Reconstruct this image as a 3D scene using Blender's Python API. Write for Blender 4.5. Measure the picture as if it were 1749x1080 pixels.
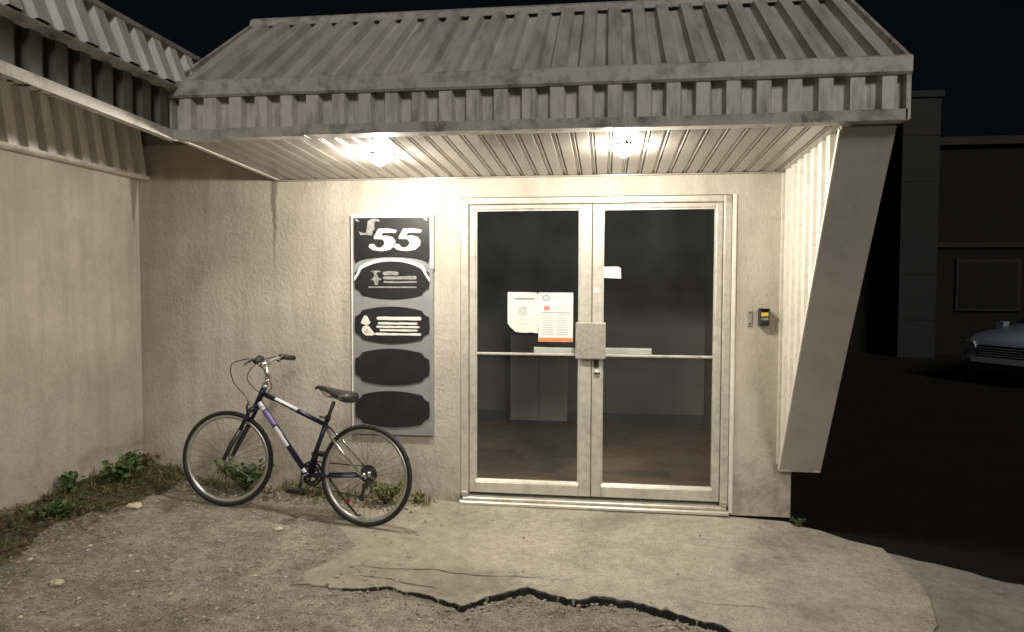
import bpy, math, random
from mathutils import Vector, Matrix
random.seed(7)
rnd = random.Random(11)
R = math.radians
for o in list(bpy.data.objects): bpy.data.objects.remove(o)
sc = bpy.context.scene
COL = sc.collection

# ------------------------------------------------------------------ camera, sky, sun, exposure
CAM = Vector((1.0549, -5.1051, 1.5207)); YAW, PITCH, ROLL, FPX = 0.1318, -0.0435, 0.0029, 1223.17
cam = bpy.data.cameras.new('camera'); cam_o = bpy.data.objects.new('camera', cam); COL.objects.link(cam_o)
fw = Vector((-math.sin(YAW)*math.cos(PITCH), math.cos(YAW)*math.cos(PITCH), math.sin(PITCH)))
rt = Vector((math.cos(YAW), math.sin(YAW), 0)); up = rt.cross(fw)
rt2 = math.cos(ROLL)*rt + math.sin(ROLL)*up; up2 = -math.sin(ROLL)*rt + math.cos(ROLL)*up
cam_o.matrix_world = Matrix(((rt2.x, up2.x, -fw.x, CAM.x), (rt2.y, up2.y, -fw.y, CAM.y), (rt2.z, up2.z, -fw.z, CAM.z), (0, 0, 0, 1)))
cam.sensor_width = 36; cam.lens = FPX*36/1749; cam.clip_start = 0.05; cam.clip_end = 2000
sc.camera = cam_o

SUN_EL, SUN_AZ = R(30), R(-20)         # street-side light of the night, from behind the camera and a little from its right
sun_dir = Vector((math.sin(SUN_AZ)*math.cos(SUN_EL), math.cos(SUN_AZ)*math.cos(SUN_EL), -math.sin(SUN_EL)))
w = bpy.data.worlds.new('World'); sc.world = w; w.use_nodes = True
nt = w.node_tree; nt.nodes.clear()
sky = nt.nodes.new('ShaderNodeTexSky'); sky.sky_type = 'NISHITA'; sky.sun_disc = False
sky.sun_elevation = SUN_EL; sky.sun_rotation = math.pi + SUN_AZ
sky.air_density = 0.7; sky.dust_density = 9.0; sky.ozone_density = 0.0
bg = nt.nodes.new('ShaderNodeBackground'); bg.inputs[1].default_value = 0.0018
wo = nt.nodes.new('ShaderNodeOutputWorld')
nt.links.new(sky.outputs[0], bg.inputs[0]); nt.links.new(bg.outputs[0], wo.inputs[0])
sun = bpy.data.lights.new('sun', 'SUN'); sun.energy = 0.95; sun.angle = R(14); sun.color = (1.0, 0.94, 0.87)
sun_o = bpy.data.objects.new('sun', sun); COL.objects.link(sun_o)
sun_o.rotation_euler = (-sun_dir).to_track_quat('Z', 'Y').to_euler(); sun_o.location = (-3, -12, 14)
sc.view_settings.view_transform = 'Standard'; sc.view_settings.look = 'None'
sc.view_settings.exposure = 0.0; sc.view_settings.gamma = 1.0
LAMP_STRENGTH = 1000.0

# ------------------------------------------------------------------ materials
def new_mat(name):
    m = bpy.data.materials.new(name); m.use_nodes = True
    n = m.node_tree.nodes; l = m.node_tree.links
    return m, n, l, n['Principled BSDF']
def ramp(n, stops):
    r = n.new('ShaderNodeValToRGB'); e = r.color_ramp.elements
    while len(e) < len(stops): e.new(0.5)
    for q, (p, c) in zip(e, stops):
        q.position = p; q.color = (c[0], c[1], c[2], 1) if not isinstance(c, (int, float)) else (c, c, c, 1)
    return r
def noise(n, l, pos, scale, detail=4, rough=.55, vec_scale=None):
    t = n.new('ShaderNodeTexNoise'); t.inputs['Scale'].default_value = scale
    t.inputs['Detail'].default_value = detail; t.inputs['Roughness'].default_value = rough
    if vec_scale:
        mp = n.new('ShaderNodeMapping'); mp.inputs['Scale'].default_value = vec_scale
        l.new(pos, mp.inputs['Vector']); l.new(mp.outputs[0], t.inputs['Vector'])
    else: l.new(pos, t.inputs['Vector'])
    return t.outputs['Fac']
def mix(n, l, fac, a, b, mode='MIX'):
    m = n.new('ShaderNodeMix'); m.data_type = 'RGBA'; m.blend_type = mode
    for sock, v in ((m.inputs['Factor'], fac), (m.inputs['A'], a), (m.inputs['B'], b)):
        if hasattr(v, 'is_linked'): l.new(v, sock)
        elif isinstance(v, (int, float)): sock.default_value = v if sock.type == 'VALUE' else (v, v, v, 1)
        else: sock.default_value = (v[0], v[1], v[2], 1)
    return m.outputs['Result']
# Mix node keeps separate sockets per type, so pick the colour ones by index
def mix(n, l, fac, a, b, mode='MIX'):
    m = n.new('ShaderNodeMix'); m.data_type = 'RGBA'; m.blend_type = mode
    for i, v in ((0, fac), (6, a), (7, b)):
        s = m.inputs[i]
        if hasattr(v, 'is_linked'): l.new(v, s)
        elif i == 0: s.default_value = v
        else: s.default_value = (v[0], v[1], v[2], 1)
    return m.outputs[2]
def math_n(n, l, op, a, b=0.0, clamp=False):
    m = n.new('ShaderNodeMath'); m.operation = op; m.use_clamp = clamp
    for i, v in ((0, a), (1, b)):
        if hasattr(v, 'is_linked'): l.new(v, m.inputs[i])
        else: m.inputs[i].default_value = v
    return m.outputs[0]
def bump(n, l, bsdf, h, strength, dist):
    b = n.new('ShaderNodeBump'); b.inputs['Strength'].default_value = strength; b.inputs['Distance'].default_value = dist
    l.new(h, b.inputs['Height']); l.new(b.outputs[0], bsdf.inputs['Normal'])
def smooth(n, l, v, lo, hi):
    m = n.new('ShaderNodeMapRange'); m.interpolation_type = 'SMOOTHSTEP'
    m.inputs['From Min'].default_value = lo; m.inputs['From Max'].default_value = hi
    l.new(v, m.inputs['Value']); return m.outputs[0]
def simple(name, col, rough=.5, metal=0.0, var=.12, scale=6, dirt=None, dirt_amt=.5, dirt_scale=9, bmp=0, bscale=120, spec=.5, stretch=None):
    m, n, l, b = new_mat(name)
    g = n.new('ShaderNodeNewGeometry').outputs['Position']
    lo = tuple(c*(1-var) for c in col); hi = tuple(min(1, c*(1+var)) for c in col)
    r = ramp(n, [(.3, lo), (.7, hi)]); l.new(noise(n, l, g, scale, 5), r.inputs[0]); c = r.outputs[0]
    if dirt:
        f = ramp(n, [(.46, 0.0), (.72, dirt_amt)]); l.new(noise(n, l, g, dirt_scale, 6, .65, stretch), f.inputs[0])
        c = mix(n, l, f.outputs[0], c, dirt)
    l.new(c, b.inputs['Base Color']); b.inputs['Roughness'].default_value = rough; b.inputs['Metallic'].default_value = metal
    b.inputs['Specular IOR Level'].default_value = spec
    if bmp: bump(n, l, b, noise(n, l, g, bscale, 4), bmp, .004)
    return m
M = {}
def stucco(name, col, stains):
    m, n, l, b = new_mat(name)
    g = n.new('ShaderNodeNewGeometry').outputs['Position']
    xyz = n.new('ShaderNodeSeparateXYZ'); l.new(g, xyz.inputs[0]); X, Y, Z = xyz.outputs
    r = ramp(n, [(.3, tuple(c*.80 for c in col)), (.7, tuple(c*1.08 for c in col))]); l.new(noise(n, l, g, 1.7, 6, .6), r.inputs[0]); c = r.outputs[0]
    # water streaks
    st = ramp(n, [(.46, 0.0), (.78, .46)]); l.new(noise(n, l, g, 1.0, 5, .6, (7, 7, .7)), st.inputs[0])
    c = mix(n, l, st.outputs[0], c, (.27, .24, .18))
    bl = ramp(n, [(.50, 0.0), (.70, .40)]); l.new(noise(n, l, g, 3.7, 7, .72), bl.inputs[0]); c = mix(n, l, bl.outputs[0], c, (.33, .295, .235))
    # grime splashed on the foot of the wall
    hz = math_n(n, l, 'MULTIPLY', smooth(n, l, Z, .55, -.1), ramp_fac(n, l, noise(n, l, g, 6, 6, .7), .35, .75), True)
    c = mix(n, l, math_n(n, l, 'MULTIPLY', hz, .75), c, (.16, .13, .09))
    # fine dark specks
    sp = ramp(n, [(.66, 0.0), (.74, .5)]); l.new(noise(n, l, g, 55, 3, .6), sp.inputs[0])
    c = mix(n, l, sp.outputs[0], c, (.22, .19, .14))
    for ax, x0, wd, z0, z1 in stains:          # long drip marks with their own outline
        wob = math_n(n, l, 'MULTIPLY', math_n(n, l, 'SUBTRACT', noise(n, l, g, 5, 3), .5), .06)
        d = math_n(n, l, 'ABSOLUTE', math_n(n, l, 'ADD', math_n(n, l, 'SUBTRACT', (X, Y)[ax], x0), wob))
        wz = math_n(n, l, 'MULTIPLY', smooth(n, l, Z, z0, z1), wd)
        f = math_n(n, l, 'DIVIDE', math_n(n, l, 'SUBTRACT', wz, d), .02, True)
        c = mix(n, l, math_n(n, l, 'MULTIPLY', f, .62), c, (.10, .085, .05))
    l.new(c, b.inputs['Base Color']); b.inputs['Roughness'].default_value = .9; b.inputs['Specular IOR Level'].default_value = .25
    h1 = ramp_fac(n, l, noise(n, l, g, 30, 6, .68, (1.25, 1, .85)), .40, .66)      # trowelled lumps
    h2 = noise(n, l, g, 150, 5, .75); h3 = noise(n, l, g, 5, 4, .6)
    h = math_n(n, l, 'ADD', math_n(n, l, 'ADD', math_n(n, l, 'MULTIPLY', h1, .8), math_n(n, l, 'MULTIPLY', h2, .9)), math_n(n, l, 'MULTIPLY', h3, 2.0))
    bump(n, l, b, h, .55, .007)
    return m
def ramp_fac(n, l, v, lo, hi): return smooth(n, l, v, lo, hi)
M['stucco'] = stucco('stucco_front', (.57, .525, .45), [(0, -1.42, .034, 1.35, 2.3), (0, 2.27, .03, 1.2, 2.4)])
M['stucco_side'] = stucco('stucco_side', (.56, .51, .435), [(1, -.06, .06, 1.75, 2.4)])
M['stucco_plain'] = stucco('stucco_plain', (.45, .41, .34), [])
M['sheet'] = simple('painted_sheet_metal', (.66, .63, .57), .5, 0, .08, 3, (.14, .13, .11), .75, 4, .12, 60, stretch=(4, 1, .9))
M['sheet_roof'] = simple('painted_roof_metal', (.62, .59, .54), .5, 0, .10, 3, (.16, .15, .13), .6, 2.5, .12, 60, stretch=(5, .7, .7))
M['sheet_light'] = simple('painted_light_sheet', (.80, .78, .73), .45, 0, .06, 3, (.30, .28, .23), .5, 3, .1, 60, stretch=(1, 5, .8))  # paler copy of the sheet metal, making up for light missing there
M['sheet_shaded'] = simple('shaded_side_fascia', (.135, .132, .105), .7, 0, .2, 3, (.06, .07, .045), .85, 3, .15, 60, stretch=(1, 4, .8))  # same sheet metal darkened: shade under the eave put into the colour
M['flash'] = simple('flashing_metal', (.56, .54, .495), .45, 0, .08, 4, (.10, .10, .09), .8, 11)
M['flash_dirty'] = simple('flashing_dirty', (.50, .485, .44), .55, 0, .15, 6, (.06, .065, .06), .95, 8)
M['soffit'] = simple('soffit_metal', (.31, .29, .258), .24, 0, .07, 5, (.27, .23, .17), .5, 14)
M['white_sheet'] = simple('white_wing_sheet', (.80, .77, .69), .45, 0, .05, 4, (.40, .35, .27), .4, 16)
M['wing_plate'] = simple('wing_cover_plate', (.50, .475, .42), .5, 0, .08, 3, (.25, .23, .19), .4, 6)
M['alu'] = simple('door_aluminium', (.66, .63, .55), .38, .35, .1, 8, (.32, .29, .24), .5, 18)
M['alu_plate'] = simple('brushed_plate', (.55, .52, .45), .42, .5, .16, 30, (.3, .28, .24), .5, 40)
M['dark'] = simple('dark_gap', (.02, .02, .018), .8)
M['rubber'] = simple('rubber', (.018, .018, .018), .65, 0, .2, 40)
M['black_plastic'] = simple('black_plastic', (.022, .022, .024), .45, 0, .1, 20)
M['chrome'] = simple('chrome', (.72, .71, .68), .22, 1, .05, 20)
M['steel_dark'] = simple('dark_steel', (.10, .10, .10), .4, .7, .2, 30)
M['rim'] = simple('alloy_rim', (.62, .61, .58), .38, .8, .1, 30)
M['frame_blue'] = simple('frame_navy', (.016, .017, .045), .3, .2, .1, 20)
M['frame_purple'] = simple('frame_violet', (.20, .15, .42), .35, .1, .1, 20)
M['decal'] = simple('decal_white', (.72, .73, .76), .4, 0, .05, 20)
M['saddle'] = simple('saddle_vinyl', (.03, .03, .03), .42, 0, .2, 30)
M['saddle_side'] = simple('saddle_worn', (.33, .29, .24), .6, 0, .2, 30)
M['reflector'] = simple('red_reflector', (.30, .03, .015), .25, 0, .1, 30)
M['pedal_red'] = simple('dull_red_plastic', (.10, .012, .010), .4)
M['sign_silver'] = simple('sign_silver', (.33, .34, .34), .42, .3, .12, 5)
M['sign_edge'] = simple('sign_light_edge', (.72, .72, .69), .5, 0, .05, 9)
M['sign_black'] = simple('sign_black', (.018, .019, .020), .42, 0, .2, 9)
M['letter'] = simple('letter_silver', (.52, .52, .50), .5, 0, .08, 30)
M['letter_dim'] = simple('letter_grey', (.25, .25, .24), .6, 0, .35, 60)
M['letter_mid'] = simple('letter_worn_silver', (.27, .27, .26), .5, 0, .35, 25)
M['letter_white'] = simple('letter_white', (.74, .73, .68), .6, 0, .08, 60)
M['pink'] = simple('print_pink', (.75, .36, .29), .6, 0, .1, 40)
M['paper'] = simple('paper', (.74, .73, .66), .8, 0, .03, 8)
M['paper2'] = simple('paper_white', (.72, .74, .70), .8, 0, .03, 8)
M['ink'] = simple('ink_grey', (.30, .31, .30), .8, 0, .2, 60)
M['ink_light'] = simple('ink_pale', (.50, .52, .49), .8, 0, .15, 60)
M['ink_red'] = simple('ink_red', (.55, .22, .17), .8)
M['orange'] = simple('print_orange', (.68, .22, .08), .7)
M['yellow'] = simple('yellow_key', (.75, .55, .05), .4)
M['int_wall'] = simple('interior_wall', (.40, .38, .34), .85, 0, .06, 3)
M['int_floor'] = simple('interior_floor', (.32, .21, .12), .55, 0, .2, 9)
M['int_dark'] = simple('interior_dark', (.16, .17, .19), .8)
M['cabinet'] = simple('cabinet_white', (.78, .76, .72), .6, 0, .05, 3)
M['car_paint'] = simple('car_paint', (.30, .36, .45), .3, .1, .05, 2)
M['car_glass'] = simple('car_glass', (.01, .013, .02), .08)
M['car_dark'] = simple('car_dark_trim', (.010, .014, .030), .4)
M['car_lamp'] = simple('car_lamp_lens', (.6, .65, .7), .12, .3)
M['nb_wall'] = simple('neighbour_wall', (.003, .003, .003), .9, 0, .15, 1)  # neighbour colours nearly black, with the night's darkness painted into them
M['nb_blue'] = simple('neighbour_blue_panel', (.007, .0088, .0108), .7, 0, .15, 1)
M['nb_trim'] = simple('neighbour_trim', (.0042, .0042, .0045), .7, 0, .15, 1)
M['stone'] = simple('stone', (.34, .31, .25), .9, 0, .35, 30, bmp=.4, bscale=60)
M['stone_pale'] = simple('stone_pale', (.60, .55, .40), .9, 0, .2, 30, bmp=.4, bscale=60)
M['soil'] = simple('soil', (.075, .06, .036), .95, 0, .5, 18, (.04, .055, .02), .8, 7, .9, 40)
M['dead_leaf'] = simple('dead_leaf', (.14, .085, .04), .8, 0, .5, 30)
M['leaf'] = simple('weed_leaf', (.075, .125, .032), .6, 0, .45, 25)
M['leaf_yellow'] = simple('weed_leaf_yellow', (.19, .20, .06), .6, 0, .45, 25)
M['stem'] = simple('weed_stem', (.10, .09, .035), .7, 0, .3, 25)

def glass():
    m = bpy.data.materials.new('door_glass'); m.use_nodes = True; n = m.node_tree.nodes; l = m.node_tree.links; n.clear()
    o = n.new('ShaderNodeOutputMaterial'); mx = n.new('ShaderNodeMixShader'); lw = n.new('ShaderNodeLayerWeight'); f = n.new('ShaderNodeMath'); f.operation = 'MULTIPLY_ADD'; f.inputs[0].default_value = 0; f.inputs[1].default_value = .92; f.inputs[2].default_value = .045; l.new(math_n(n, l, 'POWER', lw.outputs['Facing'], 5.0), f.inputs[0])
    t = n.new('ShaderNodeBsdfTransparent'); t.inputs[0].default_value = (.92, .94, .93, 1)
    g = n.new('ShaderNodeBsdfGlossy'); g.inputs['Roughness'].default_value = .03; g.inputs[0].default_value = (.9, .95, 1, 1)
    d = n.new('ShaderNodeBsdfDiffuse'); d.inputs[0].default_value = (.42, .48, .56, 1); dm = n.new('ShaderNodeMixShader')
    gp = n.new('ShaderNodeNewGeometry').outputs['Position']; dr_ = ramp(n, [(.3, .008), (.75, .024)]); l.new(noise(n, l, gp, 3.0, 6, .6), dr_.inputs[0]); l.new(dr_.outputs[0], dm.inputs[0])   # bluish veil in place of the sky's faint reflection
    l.new(t.outputs[0], dm.inputs[1]); l.new(d.outputs[0], dm.inputs[2])
    l.new(f.outputs[0], mx.inputs[0]); l.new(dm.outputs[0], mx.inputs[1]); l.new(g.outputs[0], mx.inputs[2]); l.new(mx.outputs[0], o.inputs[0])
    return m
M['glass'] = glass()
def emit():
    m, n, l, b = new_mat('lamp_lens')
    b.inputs['Base Color'].default_value = (.9, .85, .7, 1); b.inputs['Emission Color'].default_value = (1, .92, .80, 1)
    b.inputs['Emission Strength'].default_value = LAMP_STRENGTH
    return m
M['lens'] = emit()

def ground_mat(name, c_lo, c_hi, patch, patch_amt, bmp_h, grit, soil_left=None):
    m, n, l, b = new_mat(name)
    g = n.new('ShaderNodeNewGeometry').outputs['Position']
    r = ramp(n, [(.28, c_lo), (.72, c_hi)]); l.new(noise(n, l, g, 3.1, 7, .65), r.inputs[0]); c = r.outputs[0]
    f = ramp(n, [(.5, 0.0), (.68, patch_amt)]); l.new(noise(n, l, g, 1.3, 6, .6), f.inputs[0]); c = mix(n, l, f.outputs[0], c, patch)
    mo = ramp(n, [(.30, .55), (.52, 1.0), (.74, 1.35)]); l.new(noise(n, l, g, 17, 5, .7), mo.inputs[0]); c = mix(n, l, min(1, grit*1.15), c, mo.outputs[0], 'MULTIPLY')
    s = ramp(n, [(.36, grit), (.46, 0.0), (.60, 0.0), (.70, grit)]); l.new(noise(n, l, g, 95, 4, .7), s.inputs[0])
    s2 = ramp(n, [(.45, (.05, .045, .03)), (.55, tuple(min(1, k*1.7) for k in c_hi))]); l.new(noise(n, l, g, 95, 4, .7), s2.inputs[0])
    c = mix(n, l, s.outputs[0], c, s2.outputs[0])
    if name != 'asphalt':      # damp stain round the crack
        sy = n.new('ShaderNodeSeparateXYZ'); l.new(g, sy.inputs[0])
        ex = math_n(n, l, 'POWER', math_n(n, l, 'ABSOLUTE', math_n(n, l, 'DIVIDE', math_n(n, l, 'SUBTRACT', sy.outputs[0], .05), .75)), 2.0)
        ey = math_n(n, l, 'POWER', math_n(n, l, 'ABSOLUTE', math_n(n, l, 'DIVIDE', math_n(n, l, 'ADD', sy.outputs[1], 1.40), .24)), 2.0)
        rr_ = math_n(n, l, 'ADD', math_n(n, l, 'ADD', ex, ey), math_n(n, l, 'MULTIPLY', math_n(n, l, 'SUBTRACT', noise(n, l, g, 5, 6, .7), .5), 4.0))
        c = mix(n, l, math_n(n, l, 'MULTIPLY', smooth(n, l, rr_, 1.3, .1), .62), c, (.085, .078, .055))
    if soil_left:      # dirt tracked over the slab from the yard side
        sx = n.new('ShaderNodeSeparateXYZ'); l.new(g, sx.inputs[0])
        wob = math_n(n, l, 'MULTIPLY', math_n(n, l, 'SUBTRACT', noise(n, l, g, 2.6, 7, .7), .5), 2.6)
        ed = smooth(n, l, math_n(n, l, 'ADD', math_n(n, l, 'ADD', sx.outputs[0], math_n(n, l, 'MULTIPLY', sx.outputs[1], .55)), wob), .25, -1.1)
        dc = ramp(n, [(.3, soil_left[0]), (.7, soil_left[1])]); l.new(noise(n, l, g, 9, 6, .7), dc.inputs[0])
        c = mix(n, l, math_n(n, l, 'MULTIPLY', ed, .9), c, dc.outputs[0])
    l.new(c, b.inputs['Base Color']); b.inputs['Roughness'].default_value = .92; b.inputs['Specular IOR Level'].default_value = .2
    h = math_n(n, l, 'ADD', noise(n, l, g, 70, 5, .7), math_n(n, l, 'MULTIPLY', noise(n, l, g, 14, 4, .6), 1.2))
    bump(n, l, b, h, bmp_h, .012)
    return m
M['yard'] = ground_mat('gravelly_old_asphalt', (.24, .218, .172), (.45, .41, .335), (.16, .145, .108), .72, 1.0, .9)
M['apron'] = ground_mat('worn_concrete', (.40, .37, .305), (.54, .50, .42), (.25, .23, .18), .75, .55, .5, ((.23, .208, .16), (.42, .385, .31)))
M['pavement'] = ground_mat('pavement_concrete', (.29, .272, .235), (.39, .365, .315), (.15, .14, .11), .6, .45, .4)
M['asphalt'] = ground_mat('asphalt', (.010, .0095, .009), (.015, .0145, .0135), (.009, .0085, .008), .6, .6, .1)  # blacker than real asphalt: the missing light is put into the colour

# ------------------------------------------------------------------ mesh helpers
class MB:
    def __init__(s): s.v = []; s.f = []
    def add(s, vs, fs):
        k = len(s.v); s.v += [tuple(q) for q in vs]; s.f += [tuple(i+k for i in f) for f in fs]; return s
    def box(s, x0, x1, y0, y1, z0, z1):
        return s.add([(x0,y0,z0),(x1,y0,z0),(x1,y1,z0),(x0,y1,z0),(x0,y0,z1),(x1,y0,z1),(x1,y1,z1),(x0,y1,z1)],
                     [(0,3,2,1),(4,5,6,7),(0,1,5,4),(1,2,6,5),(2,3,7,6),(3,0,4,7)])
    def bbox(s, x0, x1, y0, y1, z0, z1, b=.004):      # box with chamfered front edges (toward -y)
        b = min(b, (x1-x0)*.45, (z1-z0)*.45)
        return s.add([(x0,y1,z0),(x1,y1,z0),(x1,y1,z1),(x0,y1,z1),(x0,y0+b,z0),(x1,y0+b,z0),(x1,y0+b,z1),(x0,y0+b,z1),
                      (x0+b,y0,z0+b),(x1-b,y0,z0+b),(x1-b,y0,z1-b),(x0+b,y0,z1-b)],
                     [(0,3,2,1),(0,1,5,4),(1,2,6,5),(2,3,7,6),(3,0,4,7),(4,5,9,8),(5,6,10,9),(6,7,11,10),(7,4,8,11),(8,9,10,11)])
    def prism(s, poly, fn, d0, d1):                   # poly 2-D, fn(u,v,d) -> point
        n = len(poly)
        vs = [fn(u, v, d0) for u, v in poly] + [fn(u, v, d1) for u, v in poly]
        return s.add(vs, [tuple(range(n))[::-1], tuple(range(n, 2*n))] + [(i, (i+1) % n, n+(i+1) % n, n+i) for i in range(n)])
    def tube(s, path, rad, n=8, closed=False, caps=True):
        P = [Vector(q) for q in path]; m = len(P); rad = rad if isinstance(rad, (list, tuple)) else [rad]*m
        ref = None; k0 = len(s.v)
        for i in range(m):
            a = P[(i-1) % m] if (closed or i > 0) else P[i]; b = P[(i+1) % m] if (closed or i < m-1) else P[i]
            t = (b-a).normalized()
            if ref is None: ref = Vector((0, 0, 1)) if abs(t.z) < .9 else Vector((1, 0, 0))
            u = (ref - t*ref.dot(t))
            if u.length < 1e-5: u = t.orthogonal()
            u.normalize(); v = t.cross(u); ref = u
            for j in range(n):
                q = 2*math.pi*j/n; s.v.append(tuple(P[i] + rad[i]*(math.cos(q)*u + math.sin(q)*v)))
        for i in range(m if closed else m-1):
            for j in range(n):
                a0 = k0+i*n; b0 = k0+((i+1) % m)*n
                s.f.append((a0+j, a0+(j+1) % n, b0+(j+1) % n, b0+j))
        if caps and not closed:
            s.f.append(tuple(range(k0, k0+n))[::-1]); s.f.append(tuple(range(k0+(m-1)*n, k0+m*n)))
        return s
    def lathe(s, prof, n=24, fn=lambda r, h, a: (r*math.cos(a), r*math.sin(a), h), close=False):
        k0 = len(s.v); m = len(prof)
        for i in range(n):
            for r, h in prof: s.v.append(tuple(fn(r, h, 2*math.pi*i/n)))
        for i in range(n):
            for j in range(m if close else m-1):
                a = k0+i*m; b = k0+((i+1) % n)*m; jj = (j+1) % m
                s.f.append((a+j, b+j, b+jj, a+jj))
        return s
    def build(s, name, mat, parent=None, smooth_=False, loc=None):
        me = bpy.data.meshes.new(name); me.from_pydata(s.v, [], s.f); me.validate(); me.update()
        me.materials.append(M[mat] if isinstance(mat, str) else mat)
        if smooth_:
            for p in me.polygons: p.use_smooth = True
        o = bpy.data.objects.new(name, me); COL.objects.link(o)
        if parent: o.parent = parent
        if loc: o.location = loc
        return o
def fix(o):                                            # consistent outward normals
    import bmesh
    bm = bmesh.new(); bm.from_mesh(o.data); bmesh.ops.recalc_face_normals(bm, faces=bm.faces); bm.to_mesh(o.data); bm.free(); return o
def tag(o, label=None, cat=None, group=None, kind=None):
    if label: o['label'] = label
    if cat: o['category'] = cat
    if group: o['group'] = group
    if kind: o['kind'] = kind
    return o
def empty(name, loc=(0,0,0)):
    o = bpy.data.objects.new(name, None); o.empty_display_size = .2; COL.objects.link(o); o.location = loc; return o
def share(o, loc, parent=None):
    c = o.copy(); COL.objects.link(c); c.location = loc; c.parent = parent if parent else o.parent; return c
def lerp_tab(tab, x):
    if x <= tab[0][0]: return tab[0][1]
    for (a, b), (c, d) in zip(tab, tab[1:]):
        if x <= c: return b + (d-b)*(x-a)/(c-a)
    return tab[-1][1]
def vn(x, y, s=0):                                     # cheap smooth value noise
    def h(i, j): return (math.sin(i*127.1 + j*311.7 + s*74.7)*43758.5453) % 1.0
    i, j = math.floor(x), math.floor(y); fx, fy = x-i, y-j; fx = fx*fx*(3-2*fx); fy = fy*fy*(3-2*fy)
    return (h(i,j)*(1-fx)+h(i+1,j)*fx)*(1-fy) + (h(i,j+1)*(1-fx)+h(i+1,j+1)*fx)*fy - .5

# ------------------------------------------------------------------ ground
GT = [(-2.6,.085),(-2.2,.045),(-1.58,-.012),(-.5,-.05),(0,-.076),(1.8,-.086),(2.3,-.115),(3.4,-.13),(9,-.15)]
def G(x, y): return lerp_tab(GT, x) - .012*max(0, -y-1.2)
EDGE = [(-.50,-1.56),(-.481,-1.578),(-.263,-1.577),(-.076,-1.492),(.098,-1.556),(.354,-1.645),(.463,-1.519),(.558,-1.455),(.665,-1.388),(.768,-1.462),(.917,-1.491),
        (1.033,-1.44),(1.205,-1.472),(1.342,-1.548),(1.472,-1.607),(1.599,-1.663),(1.663,-1.743),(1.905,-1.732),(2.2,-1.765),(2.5,-1.74),(2.555,-1.629),(2.663,-1.436),(2.754,-1.153),(2.79,-.85)]
BACK = [(-1,.0),(2.313,.0),(2.33,-.061),(2.48,-.145),(2.615,-.305),(2.897,-.492),(3.379,-.826),(5,-1.95),(9,-4.7)]
STEP = [(-.5,.000),(.1,.004),(.35,.008),(.5,.016),(.75,.022),(1.3,.022),(1.6,.016),(1.8,.006),(2.6,.002)]
def yard_z(x, y):
    z = G(x, y) - .012 + .010*vn(x*6, y*6) + .005*vn(x*17, y*17, 3)
    if -.5 < x < 2.79:
        e = lerp_tab(EDGE, x)
        if y > e-.004: return G(x, y) - .05 if x > .25 else min(z, G(x, y)-.010 + (.004 if x < -.2 else -.012))
        k = max(0, 1-(e-y)/.45); z -= lerp_tab(STEP, x)*(.35+.65*k)
    if x < -1.9: z += .05*max(0, (-1.9-x)/.6)*(.6+.8*vn(x*9, y*9, 5)) if y < .1 else 0
    return z
xs = [-2.62 + .04*i for i in range(150)]; ys = [.04]
while ys[-1] > -4.2: ys.append(ys[-1]-.04)
while ys[-1] > -9: ys.append(ys[-1]-.25)
mb = MB(); nx, ny = len(xs), len(ys)
mb.add([(x, y, yard_z(x, y)) for y in ys for x in xs], [(j*nx+i, (j+1)*nx+i, (j+1)*nx+i+1, j*nx+i+1) for j in range(ny-1) for i in range(nx-1) if xs[i+1] < 2.30 or ys[j] < lerp_tab(BACK, xs[i+1])-.22])
tag(mb.build('yard_ground', 'yard', smooth_=True), kind='structure')
def column_sheet(x0, x1, step, front, back, zf, ny, depth, jag=0):
    m = MB(); cols = int((x1-x0)/step); k = ny+1
    for i in range(cols+1):
        x = x0+(x1-x0)*i/cols; a = front(x) + (jag*vn(x*24, .3) + jag*.7*vn(x*60, .9)); b = back(x)
        for j in range(k):
            y = a+(b-a)*(j/ny)**1.0; m.v.append((x, y, zf(x, y)))
        m.v.append((x, a+.006, zf(x, a)-depth)); m.v.append((x, b, zf(x, b)-depth))
    q = k+2
    for i in range(cols):
        for j in range(ny): m.f.append((i*q+j, (i+1)*q+j, (i+1)*q+j+1, i*q+j+1))
        m.f.append((i*q+k, (i+1)*q+k, (i+1)*q, i*q)); m.f.append((i*q+ny, (i+1)*q+ny, (i+1)*q+k+1, i*q+k+1))
    for i in (0, cols):
        m.f.append(tuple([i*q+j for j in range(k)] + [i*q+k+1, i*q+k]))
    return m
def apron_z(x, y): return G(x, y) + .004*vn(x*5, y*5, 2)
ap = column_sheet(-.46, 2.78, .02, lambda x: lerp_tab(EDGE, x), lambda x: lerp_tab(BACK, x)-.001, apron_z, 40, .12, .03)
for i, (x, y, z) in enumerate(ap.v):
    k = max(0, 1-(x+.46)/.7); ap.v[i] = (x + k*k*(.55*vn(y*2.1, 1, 21)+.30*vn(y*6, 2, 22)+.10*vn(y*19, 3, 23)) - .12*k*k, y, z)
apron = tag(ap.build('concrete_apron', 'apron', smooth_=False), kind='structure')
pv = column_sheet(2.2, 9, .04, lambda x: -9 if x > 2.3 else -8, lambda x: min(lerp_tab(BACK, x)-.012, -.12 if x < 2.47 else 9) + .10*vn(x*5, 1, 31) + .05*vn(x*14, 2, 31) - .04, lambda x, y: G(x, y)-.008-.0, 30, .04)
tag(pv.build('pavement', 'pavement'), kind='structure')
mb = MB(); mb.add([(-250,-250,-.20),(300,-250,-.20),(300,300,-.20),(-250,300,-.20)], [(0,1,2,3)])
tag(mb.build('ground', 'asphalt'), kind='structure')
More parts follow.
